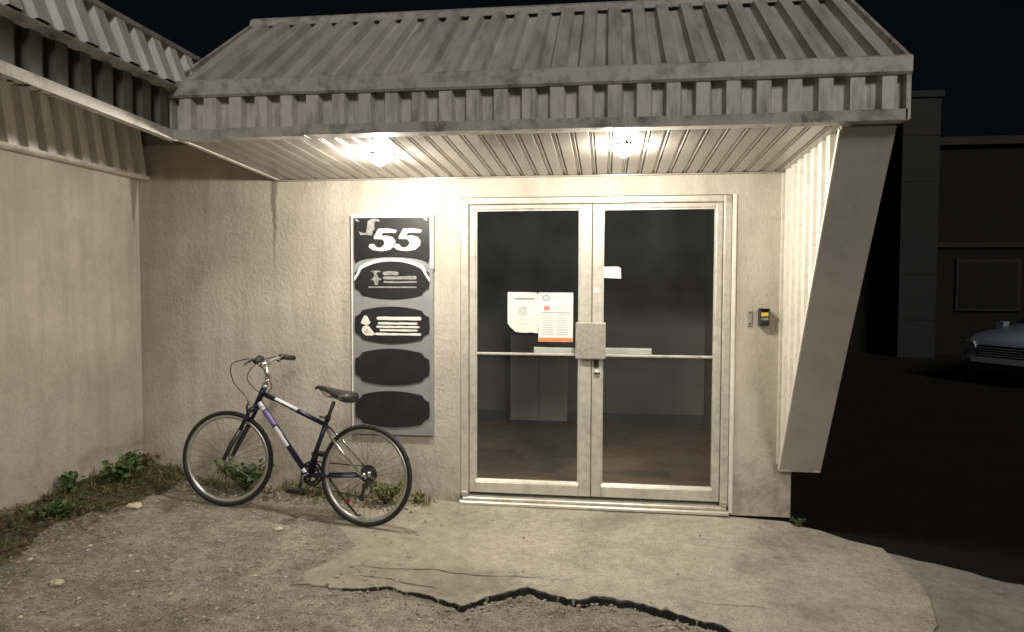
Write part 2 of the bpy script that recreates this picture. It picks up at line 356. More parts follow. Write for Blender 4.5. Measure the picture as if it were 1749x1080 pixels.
# hairline cracks in the apron
def crack(path, wd):
    m = MB(); P = []
    for (x0, y0), (x1, y1) in zip(path, path[1:]):
        for k in range(8):
            t = k/8; P.append((x0+(x1-x0)*t, y0+(y1-y0)*t))
    for i, (x, y) in enumerate(P):
        y += .03*vn(x*14, y*14, 6); w_ = wd*.55*(.3+1.3*abs(vn(x*20, 1, 8)+.5)) * min(1, i/5, (len(P)-1-i)/5+.05)
        m.v += [(x, y-w_, apron_z(x, y-w_)+.003), (x, y+w_, apron_z(x, y+w_)+.003)]
        if i: k = len(m.v); m.f.append((k-4, k-3, k-1, k-2))
    return m.build('crack', 'dark', apron)
def gap_strip(x0, x1, wtab):  # near-black strip laid over the step, painting the shade in the gap
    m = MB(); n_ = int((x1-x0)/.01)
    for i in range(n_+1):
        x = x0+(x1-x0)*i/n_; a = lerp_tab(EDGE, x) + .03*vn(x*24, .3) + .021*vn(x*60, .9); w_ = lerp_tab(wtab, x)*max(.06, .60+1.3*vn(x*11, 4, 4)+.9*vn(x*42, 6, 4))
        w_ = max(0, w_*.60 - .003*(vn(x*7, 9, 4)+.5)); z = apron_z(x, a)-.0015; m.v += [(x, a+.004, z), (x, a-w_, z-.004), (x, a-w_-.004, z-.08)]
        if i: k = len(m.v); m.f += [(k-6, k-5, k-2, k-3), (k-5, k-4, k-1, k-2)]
    return m.build('joint_shade', 'dark', apron)
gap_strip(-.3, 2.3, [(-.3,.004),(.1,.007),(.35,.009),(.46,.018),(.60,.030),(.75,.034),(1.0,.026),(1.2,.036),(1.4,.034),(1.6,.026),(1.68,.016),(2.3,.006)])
crack([(-.40,-1.30),(-.2,-1.30),(.13,-1.25),(.35,-1.30),(.53,-1.27),(.80,-1.26)], .005)
crack([(1.42,-1.42),(1.62,-1.46),(1.80,-1.45),(1.95,-1.50)], .003)
crack([(-.38,-1.44),(-.1,-1.40),(.05,-1.46),(.25,-1.5)], .005)

# ------------------------------------------------------------------ rib panels
PITCH_R, RH = .15, .044
PROF = [(0,0),(.027,0),(.040,RH),(.110,RH),(.123,0),(.15,0)]
def rib_panel(axis_u, axis_h, a, b, prof=PROF, th=.003, z_of=None):
    """strip of ribbed sheet one rib wide; a,b = functions u -> start/end point offset (Vectors)"""
    m = MB(); U = Vector(axis_u); Hh = Vector(axis_h); n = len(prof)
    for off in (0, -th):
        for u, h in prof: m.v.append(tuple(a(u)+U*u+Hh*(h+off)))
        for u, h in prof: m.v.append(tuple(b(u)+U*u+Hh*(h+off)))
    for i in range(n-1):
        m.f.append((i, i+1, n+i+1, n+i)); m.f.append((2*n+i, 3*n+i, 3*n+i+1, 2*n+i+1))
        m.f.append((i, 2*n+i, 2*n+i+1, i+1)); m.f.append((n+i, n+i+1, 3*n+i+1, 3*n+i))
    return m

# ------------------------------------------------------------------ entrance building
bld = empty('entrance_building', (.4, 1, -.1))
tag(bld, 'beige stucco entrance building with ribbed metal canopy over glass double doors', 'building')
INV = Matrix.Translation((-.4, -1, .1))
def own(o, parent=bld):
    o.parent = parent
    if parent is bld: o.matrix_parent_inverse = INV
    return o
XL, XR, YF = -1.39, 2.51, -1.25
def part(m, name, mat, sm=False): return own(fix(m.build(name, mat, None, sm)))
# walls (door opening x 0.0-1.905, z up to 2.145)
m = MB(); m.box(-2.53, XL+.01, 0, .16, -.5, 2.572); m.box(XL+.01, 0, 0, .16, -.5, 2.60); m.box(1.905, 2.325, 0, .16, -.084, 2.60); m.box(0, 1.905, 0, .16, 2.147, 2.60); m.box(0, 1.905, 0, .16, -.5, -.078)
front_wall = part(m, 'front_wall', 'stucco')
m = MB(); m.box(1.905, 2.30, .05, .159, -.5, -.085); part(m, 'foundation', 'dark')  # near-black, so the shade under the wall is in its colour
m = MB(); m.box(2.165, 2.32, .16, 9, -.5, 3.2); part(m, 'side_wall', 'stucco_plain')
m = MB(); m.box(-2.53, 2.325, 9, 9.15, -.5, 3.2); part(m, 'rear_wall', 'stucco_plain')
m = MB(); m.prism([(-1.21,2.42),(-1.21,2.62),(-.32,3.25),(9.2,3.2),(9.2,2.62),(.17,2.62),(-.02,2.42)], lambda u, v, d: (d, u, v), XL+.01, XR-.012)
part(m, 'roof_body', 'flash')
m = MB(); m.box(-2.53, XL, .06, .15, 2.573, 2.735); part(m, 'recessed_board', 'flash_dirty')
# canopy
can = own(empty('canopy'))
def sub(m, name, mat, par, sm=False): return own(fix(m.build(name, mat, None, sm)), par)
A0 = Vector((0,-1.270,2.612)); B0 = Vector((0,-.30,3.305)); nrm = Vector((0,-.542,.840))
first = None
NP = 26
for i in range(NP):
    x = XL + i*PITCH_R
    if first is None:
        first = sub(rib_panel((1,0,0), nrm, lambda u: A0, lambda u: B0), 'roof_panel', 'sheet_roof', can); first.location = (x, 0, 0)
    else: share(first, (x, rnd.uniform(-.002,.002), rnd.uniform(-.002,.002)), can)
first = None
for i in range(NP):
    x = XL + i*PITCH_R
    if first is None:
        first = sub(rib_panel((1,0,0), (0,-1,0), lambda u: Vector((0,YF,2.37)), lambda u: Vector((0,YF,2.63))), 'fascia_panel', 'sheet', can); first.location = (x, 0, 0)
    else: share(first, (x, rnd.uniform(-.002,.002), 0), can)
# eave flashing in overlapping lengths, bottom lip in lengths
fl = [XL-.03, -.35, .70, 1.72, XR+.012]
for i in range(4):
    d = .003*(i % 2); z = rnd.uniform(-.003,.003)
    m = MB(); m.prism([(-1.27,2.662),(-1.30-d,2.662+z),(-1.312-d,2.652+z),(-1.312-d,2.578+z),(-1.300-d,2.566+z),(-1.296-d,2.580+z),(-1.298-d,2.646),(-1.27,2.650)], lambda u, v, e: (e, u, v), fl[i], fl[i+1]+.012)
    sub(m, 'eave_flashing', 'flash', can)
fl = [XL-.02, -.62, .25, 1.08, 1.9, XR]
for i in range(5):
    d = .003*(i % 2); z = rnd.uniform(-.004,.004)
    m = MB(); m.prism([(-1.20,2.342),(-1.300-d,2.340+z),(-1.300-d,2.394+z),(-1.290-d,2.394+z),(-1.290-d,2.352),(-1.20,2.352)], lambda u, v, e: (e, u, v), fl[i], fl[i+1]+.01)
    sub(m, 'fascia_lip', 'flash_dirty', can)
m = MB(); m.prism([(-.36,3.298),(-.345,3.345),(-.30,3.372),(-.22,3.355),(-.22,3.345),(-.30,3.362),(-.340,3.338),(-.352,3.296)], lambda u, v, e: (e, u, v), XL-.02, XR+.01); sub(m, 'ridge_cap', 'flash', can)
for e, nm in ((XL-.024, 'end_trim'), (XR+.002, 'end_trim')):
    m = MB(); m.prism([(-1.30,2.345),(-1.30,2.655),(-.30,3.345),(-.22,3.30),(-.22,3.22),(-1.24,2.56),(-1.24,2.345)], lambda u, v, d: (d, u, v), e, e+.022); sub(m, nm, 'flash', can)
# soffit planks, running front to back, each with a raised lip
zs0, zs1 = 2.293, 2.345
def soff(u, w_):
    mm = MB()
    prof = [(0,.012),(.004,.0),(w_-.030,.0),(w_-.024,.009),(w_-.016,.009),(w_-.010,.0),(w_-.004,.0),(w_,.012),(w_,.02),(0,.02)]
    mm.prism(prof, lambda a, b, d: (u+a, d, (zs0 if d > -.5 else zs1)+b), -.004, -1.235)
    return mm
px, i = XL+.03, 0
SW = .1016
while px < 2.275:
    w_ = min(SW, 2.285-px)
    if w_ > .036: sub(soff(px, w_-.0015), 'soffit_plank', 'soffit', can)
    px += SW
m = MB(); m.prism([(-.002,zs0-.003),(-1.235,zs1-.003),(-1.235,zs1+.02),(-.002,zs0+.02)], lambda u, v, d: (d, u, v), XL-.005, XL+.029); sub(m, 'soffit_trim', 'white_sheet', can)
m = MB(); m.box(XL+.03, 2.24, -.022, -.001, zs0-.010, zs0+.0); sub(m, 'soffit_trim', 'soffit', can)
# wing wall on the right
wing = own(empty('wing_wall'))
ZT = 2.345
def zlow(y): return .27 + (y+.04)/(-1.16)*(ZT-.27) if y < -.04 else .27
m = MB(); m.prism([(-.002,ZT+.07),(-1.205,ZT+.07),(-1.205,ZT-.01),(-.042,.28),(-.002,.28)], lambda u, v, d: (d, u, v), 2.287, 2.497); sub(m, 'wing_core', 'wing_plate', wing)
y = -.004; i = 0
while y > -1.19:
    yb = y-PITCH_R
    if yb < -1.2: break
    zt = 2.30 if y > -.1 else 2.345
    mm = rib_panel((0,-1,0), (-1,0,0), lambda u: Vector((2.284, y, zlow(y-u)+.004)), lambda u: Vector((2.284, y, zs0+.006 + (y-u)/-1.25*(zs1-zs0))))
    sub(mm, 'wing_panel', 'white_sheet', wing); y = yb
d_ = Vector((0, -1.16, ZT-.27)).normalized(); nn = Vector((0, -d_.z, d_.y))
def slab(x0, x1, t0, t1, off, th):
    mm = MB(); P0 = Vector((0,-.04,.27)); vs = []
    for x in (x0, x1):
        for t in (t0, t1):
            for h in (off, off+th): q = P0 + d_*t + nn*h; vs.append((x, q.y, q.z))
    return mm.add(vs, [(0,1,3,2),(4,6,7,5),(0,2,6,4),(1,5,7,3),(0,4,5,1),(2,3,7,6)])
Lw = math.hypot(1.16, ZT-.27)
sub(slab(2.238, 2.503, -.012, Lw-.004, .002, .018), 'face_plate', 'wing_plate', wing)
sub(slab(2.230, 2.250, -.008, Lw-.02, -.012, .030), 'edge_trim', 'white_sheet', wing)
m = MB(); m.box(2.232, 2.50, -.06, -.003, .252, .272); sub(m, 'wing_foot_trim', 'flash', wing)
m = MB(); m.box(2.225, 2.247, -.022, -.001, .29, 2.285); sub(m, 'corner_trim', 'white_sheet', wing)
m = MB(); m.prism([(-.002,.30),(-.002,2.40),(-1.2,2.40)], lambda u, v, d: (d, u, v), 2.499, 2.506); sub(m, 'wing_outer_sheet', 'sheet', wing)

# door set
m = MB()
m.bbox(.002, .058, -.006, .12, -.02, 2.143, .006); m.bbox(1.850, 1.903, -.006, .12, -.02, 2.143, .006); m.bbox(.058, 1.850, -.004, .12, 2.098, 2.143, .006)
part(m, 'door_frame', 'alu')
m = MB(); m.bbox(1.907, 1.935, -.012, .0-.001, -.07, 2.15, .004); part(m, 'jamb_trim', 'white_sheet')
m = MB(); m.bbox(.0, 1.905, -.055, .13, -.080, -.050, .008); m.bbox(.02, 1.89, -.030, .12, -.050, -.026, .006); part(m, 'threshold', 'alu')
for bx in (.012, 1.853):
    m = MB(); m.bbox(bx, bx+.042, -.016, -.006, 2.092, 2.135, .003); part(m, 'pivot_bracket', 'alu_plate')
    m = MB(); m.bbox(bx, bx+.04, -.03, -.006, -.024, .012, .003); part(m, 'pivot_bracket', 'alu_plate')
def leaf(x0, x1, gl, gr, lab):
    y0, y1 = .012, .057
    m = MB()
    m.bbox(x0, gl, y0, y1, .0, 2.094, .006); m.bbox(gr, x1, y0, y1, .0, 2.094, .006)
    m.bbox(gl, gr, y0+.001, y1, .0, .080, .006); m.bbox(gl, gr, y0+.001, y1, 2.062, 2.094, .006)
    d = part(m, 'door', 'alu'); d['label'] = lab
    m = MB()
    for a in ((gl, gr, .080, .100), ): m.add([(a[0],y0+.003,a[2]),(a[1],y0+.003,a[2]),(a[1],.030,a[3]),(a[0],.030,a[3]),(a[0],.045,a[3]),(a[1],.045,a[3]),(a[1],.045,a[2]),(a[0],.045,a[2])],
        [(0,1,2,3),(3,2,5,4),(4,5,6,7),(7,6,1,0),(0,3,4,7),(1,6,5,2)])
    m.box(gl, gl+.010, .022, .045, .10, 2.05); m.box(gr-.010, gr, .022, .045, .10, 2.05); m.box(gl, gr, .022, .045, 2.05, 2.062)
    sub(m, 'glazing_stop', 'alu', d)
    m = MB(); m.box(gl+.004, gr-.004, .033, .039, .095, 2.056); sub(m, 'glass_pane', 'glass', d)
    return d
dl = leaf(.062, .946, .108, .862, 'left glass door leaf'); dr = leaf(.952, 1.846, 1.022, 1.800, 'right glass door leaf')
m = MB(); m.bbox(.119, .852, .015, .031, 1.012, 1.030, .004); sub(m, 'mid_rail', 'alu', dl)
m = MB(); m.bbox(1.033, 1.789, .015, .031, 1.010, 1.028, .004); sub(m, 'mid_rail', 'alu', dr)
m = MB(); m.bbox(.53, .85, .060, .115, 1.02, 1.068, .006); m.box(.80, .86, .057, .065, 1.02, 1.06); sub(m, 'push_bar', 'paper', dl)
m = MB(); m.bbox(1.04, 1.375, .060, .115, 1.022, 1.068, .006); m.box(1.02, 1.08, .057, .065, 1.02, 1.06); sub(m, 'push_bar', 'paper', dr)
m = MB(); m.bbox(.836, 1.048, -.030, -.010, .998, 1.256, .006); m.box(.945, 1.03, -.010, .012, 1.02, 1.24); sub(m, 'latch_plate', 'alu_plate', dr)
m = MB(); m.lathe([(.0,-.014),(.019,-.014),(.023,-.008),(.023,.002)], 16, lambda r, h, a: (.988+r*math.cos(a), .012+h, .893+r*math.sin(a))); sub(m, 'lock_cylinder', 'chrome', dr, True)
m = MB(); m.box(.984, .992, -.0035, .0, .882, .904); sub(m, 'keyhole', 'dark', dr)
m = MB(); m.bbox(.965, 1.000, .004, .0115, .935, .985, .003); sub(m, 'latch_slot', 'dark', dr)
m = MB(); m.bbox(.965, .995, .008, .0118, 1.462, 1.498, .001); sub(m, 'sticker', 'paper', dr)
# interior room seen through the glass
m = MB(); m.box(-1.2, 2.16, .16, 3.4, -.12, -.06); part(m, 'interior_floor', 'int_floor')
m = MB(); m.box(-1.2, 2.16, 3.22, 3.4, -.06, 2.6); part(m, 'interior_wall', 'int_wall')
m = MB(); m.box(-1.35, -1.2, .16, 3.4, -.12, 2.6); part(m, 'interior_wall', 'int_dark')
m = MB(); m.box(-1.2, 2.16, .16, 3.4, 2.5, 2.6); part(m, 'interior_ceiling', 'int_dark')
m = MB(); m.box(-1.2, 2.16, 3.195, 3.219, -.058, .04); part(m, 'skirting_board', 'int_dark')

cab = tag(empty('reception_cabinet', (.31, 3.0, -.06)), 'white reception cabinet seen dimly through the left glass door', 'cabinet')
m = MB(); m.bbox(-.33, .31, -.12, .18, .05, 1.02, .005); fix(m.build('cabinet_body', 'cabinet', cab))
m = MB(); m.box(-.31, .29, -.09, .15, 0, .05); fix(m.build('plinth', 'int_dark', cab))
m = MB(); m.box(-.36, .34, -.15, .19, 1.02, 1.05); fix(m.build('worktop', 'int_dark', cab))
m = MB(); m.box(-.006, -.002, -.123, -.119, .08, 1.0); fix(m.build('door_gap', 'dark', cab))
mat_o = tag(empty('door_mat', (1.25, .45, -.06)), 'pale door mat lying inside behind the right door', 'mat')
m = MB(); m.box(-.3, .2, -.12, .12, 0, .012); fix(m.build('mat_pile', 'int_wall', mat_o))
m = MB(); m.box(-.33, -.3, -.14, .14, 0, .008); m.box(.2, .23, -.14, .14, 0, .008); fix(m.build('rubber_edge', 'rubber', mat_o))

# ------------------------------------------------------------------ side building on the left
sb = tag(empty('side_building', (-4, -3, -.1)), 'beige stucco side building with ribbed mansard eave at the left edge', 'building')
SINV = Matrix.Translation((4, 3, .1))
def sown(o, parent=sb):
    o.parent = parent
    if parent is sb: o.matrix_parent_inverse = SINV
    return o
def spart(m, name, mat): return sown(fix(m.build(name, mat)))
XW = -2.514
m = MB(); m.box(XW-.2, XW, -8, -.001, -.5, 2.74); spart(m, 'wall', 'stucco_side')
m = MB(); m.box(-8, XW-.2, -8, -7.8, -.5, 2.62); m.box(-8, XW-.2, 2, 2.2, -.5, 2.62); m.box(-8, -7.8, -7.8, 2, -.5, 2.62); spart(m, 'rear_wall', 'stucco_plain')
YE, YB = -7.45, 3.05
m = MB(); m.prism([(XL-.06,2.40),(XL-.05,2.60),(-1.51,2.88),(-8,2.88),(-8,2.74),(-2.5,2.74),(-1.47,2.74),(-1.47,2.40)], lambda u, v, d: (u, d, v), -8.05, YB); spart(m, 'roof_body', 'flash_dirty')
man = sown(empty('mansard_eave'))
Bm = Vector((-1.485,0,2.895)); Am = Vector((XL+.006,0,2.632)); nm = Vector((.934,0,.357))
f1 = None; NY = int((YB-YE)/PITCH_R)
for i in range(NY):
    y = YE+i*PITCH_R
    if f1 is None:
        f1 = sown(fix(rib_panel((0,1,0), nm, lambda u: Am, lambda u: Bm).build('roof_panel', 'sheet_light')), man); f1.location = (0, y, 0)
        f2 = sown(fix(rib_panel((0,1,0), (1,0,0), lambda u: Vector((XL-.045,0,2.36)), lambda u: Vector((XL-.045,0,2.635))).build('fascia_panel', 'sheet_shaded')), man); f2.location = (0, y, 0)
    else:
        share(f1, (rnd.uniform(-.002,.002), y, 0), man)
        if y < YF-.13: share(f2, (0, y, -.03*(y+1.25)*.0), man)
# trim under the fascia rises slightly towards the street
def tz(y): return 2.298 - .030*y
m = MB(); vs = []
for y in (-1.262, YE):
    z = tz(y); vs += [(XL-.045,y,z),(XL+.004,y,z),(XL+.004,y,z+.052),(XL-.045,y,z+.052)]
m.add(vs, [(0,1,2,3),(7,6,5,4),(0,4,5,1),(1,5,6,2),(2,6,7,3),(3,7,4,0)]); sown(fix(m.build('fascia_trim', 'sheet')), man)
m = MB(); m.prism([(Bm.x-.02,2.885),(Bm.x+.060,2.880),(Bm.x+.064,2.902),(Bm.x+.02,2.926),(Bm.x-.05,2.924)], lambda u, v, d: (u, d, v), YE, YB); sown(fix(m.build('ridge_cap', 'flash')), man)
m = MB(); m.prism([(XL-.02,2.612),(XL+.040,2.636),(XL+.046,2.626),(XL-.012,2.602)], lambda u, v, d: (u, d, v), YE, YF-.05); sown(fix(m.build('drip_edge', 'flash_dirty')), man)
m = MB(); m.box(XW+.002, XL-.085, YE, -.002, 2.715, 2.738); sown(fix(m.build('overhang_soffit', 'sheet_light')), man)
# ribbed band over the top of the wall, kicked out at its foot
band = sown(empty('wall_band'))
f1 = None; y = -.15
while y > -5.6:
    if f1 is None:
        f1 = sown(fix(rib_panel((0,1,0), (1,0,0), lambda u: Vector((XW+.055,0,2.335)), lambda u: Vector((XW+.002,0,2.712))).build('band_panel', 'sheet_light')), band); f1.location = (0, y, 0)
    else: share(f1, (0, y, 0), band)
    y -= PITCH_R
m = MB(); m.prism([(XW+.001,2.318),(XW+.075,2.312),(XW+.098,2.322),(XW+.098,2.342),(XW+.09,2.342),(XW+.088,2.332),(XW+.001,2.334)], lambda u, v, d: (u, d, v), -5.6, -.003); sown(fix(m.build('band_flashing', 'sheet')), band)

# ------------------------------------------------------------------ soffit lamps
def lamp(x, y, label):
    z = zs0 + (y/-1.25)*(zs1-zs0)
    e = tag(empty('soffit_lamp', (x, y, z)), label, 'lamp', 'round lamps under the canopy soffit')
    m = MB(); m.lathe([(.0,.0),(.060,.0),(.062,-.002),(.060,-.006),(.054,-.007),(.052,-.005),(.0,-.004)], 28); fix(m.build('trim_ring', 'white_sheet', e, True))
    m = MB(); pr = [(.051*math.cos(a), -.006-.066*math.sin(a)) for a in [math.pi/2*k/6 for k in range(7)]]; pr[-1] = (.0005, -.072)
    m.lathe(pr, 20); o = m.build('lens', 'lens', e, True); fix(o)
lamp(-.342, -.79, 'lit round soffit lamp above the tall black sign')
lamp(1.145, -.88, 'lit round soffit lamp above the glass double doors')

# ------------------------------------------------------------------ sign board
sg = tag(empty('sign_board', (-.503, -.001, 1.218)), 'tall silver sign board with black plaques and number 55 left of the doors', 'sign')
def srel(x, z): return x+.503, z-1.218
m = MB(); m.bbox(-.305, .305, -.030, 0, -.805, .812, .004); fix(m.build('backing_panel', 'sign_silver', sg))
m = MB(); m.bbox(-.309, .309, -.036, -.0, .787, .816, .003); m.bbox(.285, .309, -.035, -.0, .42, .787, .003); m.bbox(-.309, -.298, -.034, 0, -.805, .787, .003); fix(m.build('edge_strip', 'sign_edge', sg))
def flat(poly, name, mat, y0, y1, par):
    mm = MB(); mm.prism(poly, lambda u, v, d: (u, d, v), y0, y1); return fix(mm.build(name, mat, par))
top = flat([(-.284,.785),(.282,.785),(.282,.49)] + [(.27*math.cos(a), .455+.05*math.sin(a)) for a in [math.pi*k/12 for k in range(13)]] + [(-.284,.49)], 'top_plaque', 'sign_black', -.036, -.029, sg)
top['label'] = 'black top panel with number 55'
def sgl(X, Y):                # zoom coordinates of the photograph's sign -> sign plane
    px_, py_ = 590+X/8.306, 350+Y/8.306
    return (-.797 + (px_-605)*.605/137 + .503, 2.029-(py_-368)*1.61/370 - 1.218)
five = [(845,345),(960,340),(1040,352),(1112,368),(1085,408),(1000,402),(908,404),(892,448),(960,440),(1045,462),(1088,515),(1082,580),(1010,640),(885,660),(765,642),(705,598),(722,560),(780,556),(820,600),(868,610),(920,578),(934,530),(900,494),(840,490),(782,488),(786,450)]
for dx in (0, -352): flat([sgl(X+dx, Y) for X, Y in five], 'numeral', 'letter', -.041, -.0355, top)
flat([sgl(*q) for q in [(345,235),(415,205),(470,208),(520,236),(500,246),(452,238),(432,300),(445,345),(410,380),(405,440),(330,428),(240,432),(212,378),(262,402),(318,404),(330,340)]], 'script_letter', 'letter_mid', -.040, -.0355, top)
for q in ([(165,205),(220,235),(205,245),(170,228)], [(1115,205),(1180,215),(1180,240),(1150,230)]): flat([sgl(*k) for k in q], 'corner_mark', 'letter', -.039, -.0355, top)
def plaque(zc, hh, inset=0):
    wv = .282-inset; pts = []
    for k in range(13):
        t = -1+2*k/12; pts.append((t*.80*wv, hh - (hh-.104)*abs(t)**2.0 - inset))
    pts += [(.825*wv,.090),(.865*wv,.076),(.925*wv,.066),(.985*wv,.058),(wv,.0),(.985*wv,-.058),(.925*wv,-.066),(.865*wv,-.076),(.825*wv,-.090)]
    for k in range(13):
        t = 1-2*k/12; pts.append((t*.80*wv, -(hh - (hh-.104)*abs(t)**2.0) + inset))
    pts += [(-.825*wv,-.090),(-.865*wv,-.076),(-.925*wv,-.066),(-.985*wv,-.058),(-wv,.0),(-.985*wv,.058),(-.925*wv,.066),(-.865*wv,.076),(-.825*wv,.090)]
    return [(a, b+zc) for a, b in pts]
zc = [1.551-1.218, 1.226-1.218, .917-1.218, .605-1.218]; pl = []
for k in range(4):
    pl.append(flat(plaque(zc[k], .134), 'plaque', 'sign_black', -.0395, -.0295, sg))
pl[0]['label'] = 'plaque with faint grey lettering'; pl[1]['label'] = 'plaque with white lettering and pink figure'
# pale arch over the first plaque
arc_o = []; arc_i = []
for k in range(17):
    t = -1+2*k/16; zt_ = zc[0]+.150-.055*abs(t)**2.2; arc_o.append((t*.235, zt_+.012)); arc_i.append((t*.225, zt_-.012))
poly = [(-.282,.355),(-.262,.385)] + arc_o + [(.262,.385),(.286,.345),(.286,.318),(.250,.372)] + arc_i[::-1] + [(-.250,.372),(-.282,.325)]
flat(poly, 'arch_trim', 'sign_edge', -.043, -.0355, sg)
def bars(par, mat, rows, yy):
    """print too blurred to read: one soft-ended strip per line"""
    for x0, x1, z0, z1 in rows:
        h = z1-z0; n_ = max(3, int((x1-x0)/(h*1.6))); rr = random.Random(int(abs(x0*1e4)+abs(z0*1e4)))
        topl = [(x0+(x1-x0)*k/n_, z1-h*rr.uniform(0,.22)) for k in range(n_+1)]; low = [(x0+(x1-x0)*k/n_, z0+h*rr.uniform(0,.14)) for k in range(n_+1)]
        flat([(x0-h*.4, (z0+z1)/2)] + low + [(x1+h*.3, (z0+z1)/2)] + topl[::-1], 'text_line', mat, yy-.0015, yy, par)
z = zc[0]
flat([(-.16,z+.068),(-.10,z+.072),(-.075,z+.062),(-.112,z+.056),(-.105,z+.03),(-.095,z+.016),(-.072,z+.008),(-.098,z+.000),(-.105,z-.035),(-.125,z-.035),(-.132,z-.004),(-.155,z+.004),(-.138,z+.02),(-.128,z+.035),(-.135,z+.055)], 'emblem', 'letter_dim', -.0415, -.039, pl[0])
bars(pl[0], 'letter_dim', [(-.055,.045,z+.034,z+.068),(-.055,.182,z+.004,z+.032),(-.055,.187,z-.020,z-.004),(-.17,.185,z-.056,z-.044)], -.0395)
z = zc[1]
flat([(-.235,z+.012),(-.222,z+.040),(-.205,z+.068),(-.185,z+.062),(-.172,z+.036),(-.160,z+.018),(-.172,z+.002),(-.190,z-.003),(-.212,z+.002)], 'figure_head', 'letter_white', -.042, -.039, pl[1])
flat([(-.192,z-.004),(-.172,z-.012),(-.150,z-.040),(-.125,z-.072),(-.150,z-.080),(-.195,z-.080),(-.220,z-.060),(-.228,z-.040),(-.218,z-.015)], 'figure_body', 'letter_white', -.042, -.039, pl[1])
flat([(-.190,z-.030),(-.176,z-.040),(-.172,z-.058),(-.190,z-.068),(-.206,z-.056),(-.204,z-.042)], 'figure_heart', 'pink', -.0435, -.0415, pl[1])
bars(pl[1], 'letter_white', [(-.105,.215,z+.032,z+.062),(-.098,.19,z+.001,z+.020),(-.110,.205,z-.024,z-.006),(-.085,.19,z-.048,z-.030),(-.120,.215,z-.078,z-.058)], -.0395)

# ------------------------------------------------------------------ paper notices on the doors
YG = .0322
def poster(name, x0, x1, z0, z1, label, mat, outline=None):
    e = tag(empty(name, ((x0+x1)/2, YG, z0)), label, 'notice')
    cx = (x0+x1)/2
    poly = outline or [(x0-cx,0),(x1-cx,0),(x1-cx,z1-z0),(x0-cx,z1-z0)]
    flat(poly, 'sheet', mat, -.0012, 0, e); return e
def pr(e, mat, rows, name='printed_text'):
    mm = MB()
    for x0, x1, z0, z1 in rows: mm.box(x0, x1, -.0018, -.0011, z0, z1)
    return fix(mm.build(name, mat, e))
e = poster('paper_notice', .342, .566, 1.168, 1.469, 'cream paper notice with torn lower corner on the left door', 'paper',
           [(-.112,.075),(-.095,.05),(-.055,.014),(-.02,.008),(.02,.006),(.06,.010),(.108,.004),(.112,.15),(.110,.285),(.095,.297),(.02,.300),(-.112,.300)])
bars(e, 'ink', [(-.055,.085,.245,.262)], -.0011); pr(e, 'ink_light', [(-.03,.03,.13,.20),(-.045,.07,.098,.103),(-.05,.06,.07,.075),(-.04,.05,.055,.058)])
e = poster('paper_notice', .566, .815, 1.112, 1.466, 'white printed notice with orange bottom strip on the left door', 'paper2')
pr(e, 'orange', [(-.122,.1225,.002,.028)], 'orange_strip'); pr(e, 'ink_red', [(-.085,-.045,.225,.258)], 'red_mark')
mm = MB(); mm.lathe([(.016,-.0018),(.028,-.0018),(.028,-.001),(.016,-.001)], 14, lambda r, h, a: (-.068+r*math.cos(a), h, .315+r*math.sin(a)*.8), True); fix(mm.build('round_mark', 'ink', e))
bars(e, 'ink_light', [(-.03,.10,.318,.328),(.01,.11,.255,.263),(-.01,.11,.238,.244)], -.0011)
bars(e, 'ink', [(-.10,.105,.205,.213)], -.0011)
bars(e, 'ink_light', [(q, q+.075, .185-.017*k, .192-.017*k) for k in range(9) for q in (-.095, .01)], -.0011)
e = poster('paper_tag', 1.024, 1.150, 1.567, 1.652, 'small white card stuck to the top of the right door', 'paper2', [(-.063,.006),(.066,.0),(.063,.072),(.045,.085),(-.055,.084),(-.063,.07)])
bars(e, 'ink_light', [(-.03,.035,.038,.045)], -.0011)

# ------------------------------------------------------------------ keypad and switch plate
kp = tag(empty('keypad_lock', (2.119, -.001, 1.247)), 'small black key box with yellow light beside the right door', 'key box')
m = MB(); m.bbox(-.034, .034, -.062, 0, 0, .112, .012); fix(m.build('housing', 'black_plastic', kp))
m = MB(); m.bbox(-.022, .024, -.066, -.061, .064, .090, .003); fix(m.build('yellow_panel', 'yellow', kp))
m = MB(); m.bbox(-.022, .022, -.068, -.061, .038, .056, .003); fix(m.build('button_strip', 'chrome', kp))
m = MB(); m.box(-.03, .03, -.075, -.0, .112, .117); fix(m.build('rain_cap', 'black_plastic', kp))
bp = tag(empty('switch_plate', (2.030, -.001, 1.240)), 'narrow grey plate on the stucco left of the black key box', 'plate')
m = MB(); m.bbox(-.016, .016, -.008, 0, 0, .108, .003); fix(m.build('plate', 'alu_plate', bp))
m = MB(); m.lathe([(.0,-.010),(.005,-.010),(.006,-.008)], 10, lambda r, h, a: (r*math.cos(a), h, .09+r*math.sin(a))); m.lathe([(.0,-.010),(.005,-.010),(.006,-.008)], 10, lambda r, h, a: (r*math.cos(a), h, .018+r*math.sin(a))); fix(m.build('screws', 'dark', bp))

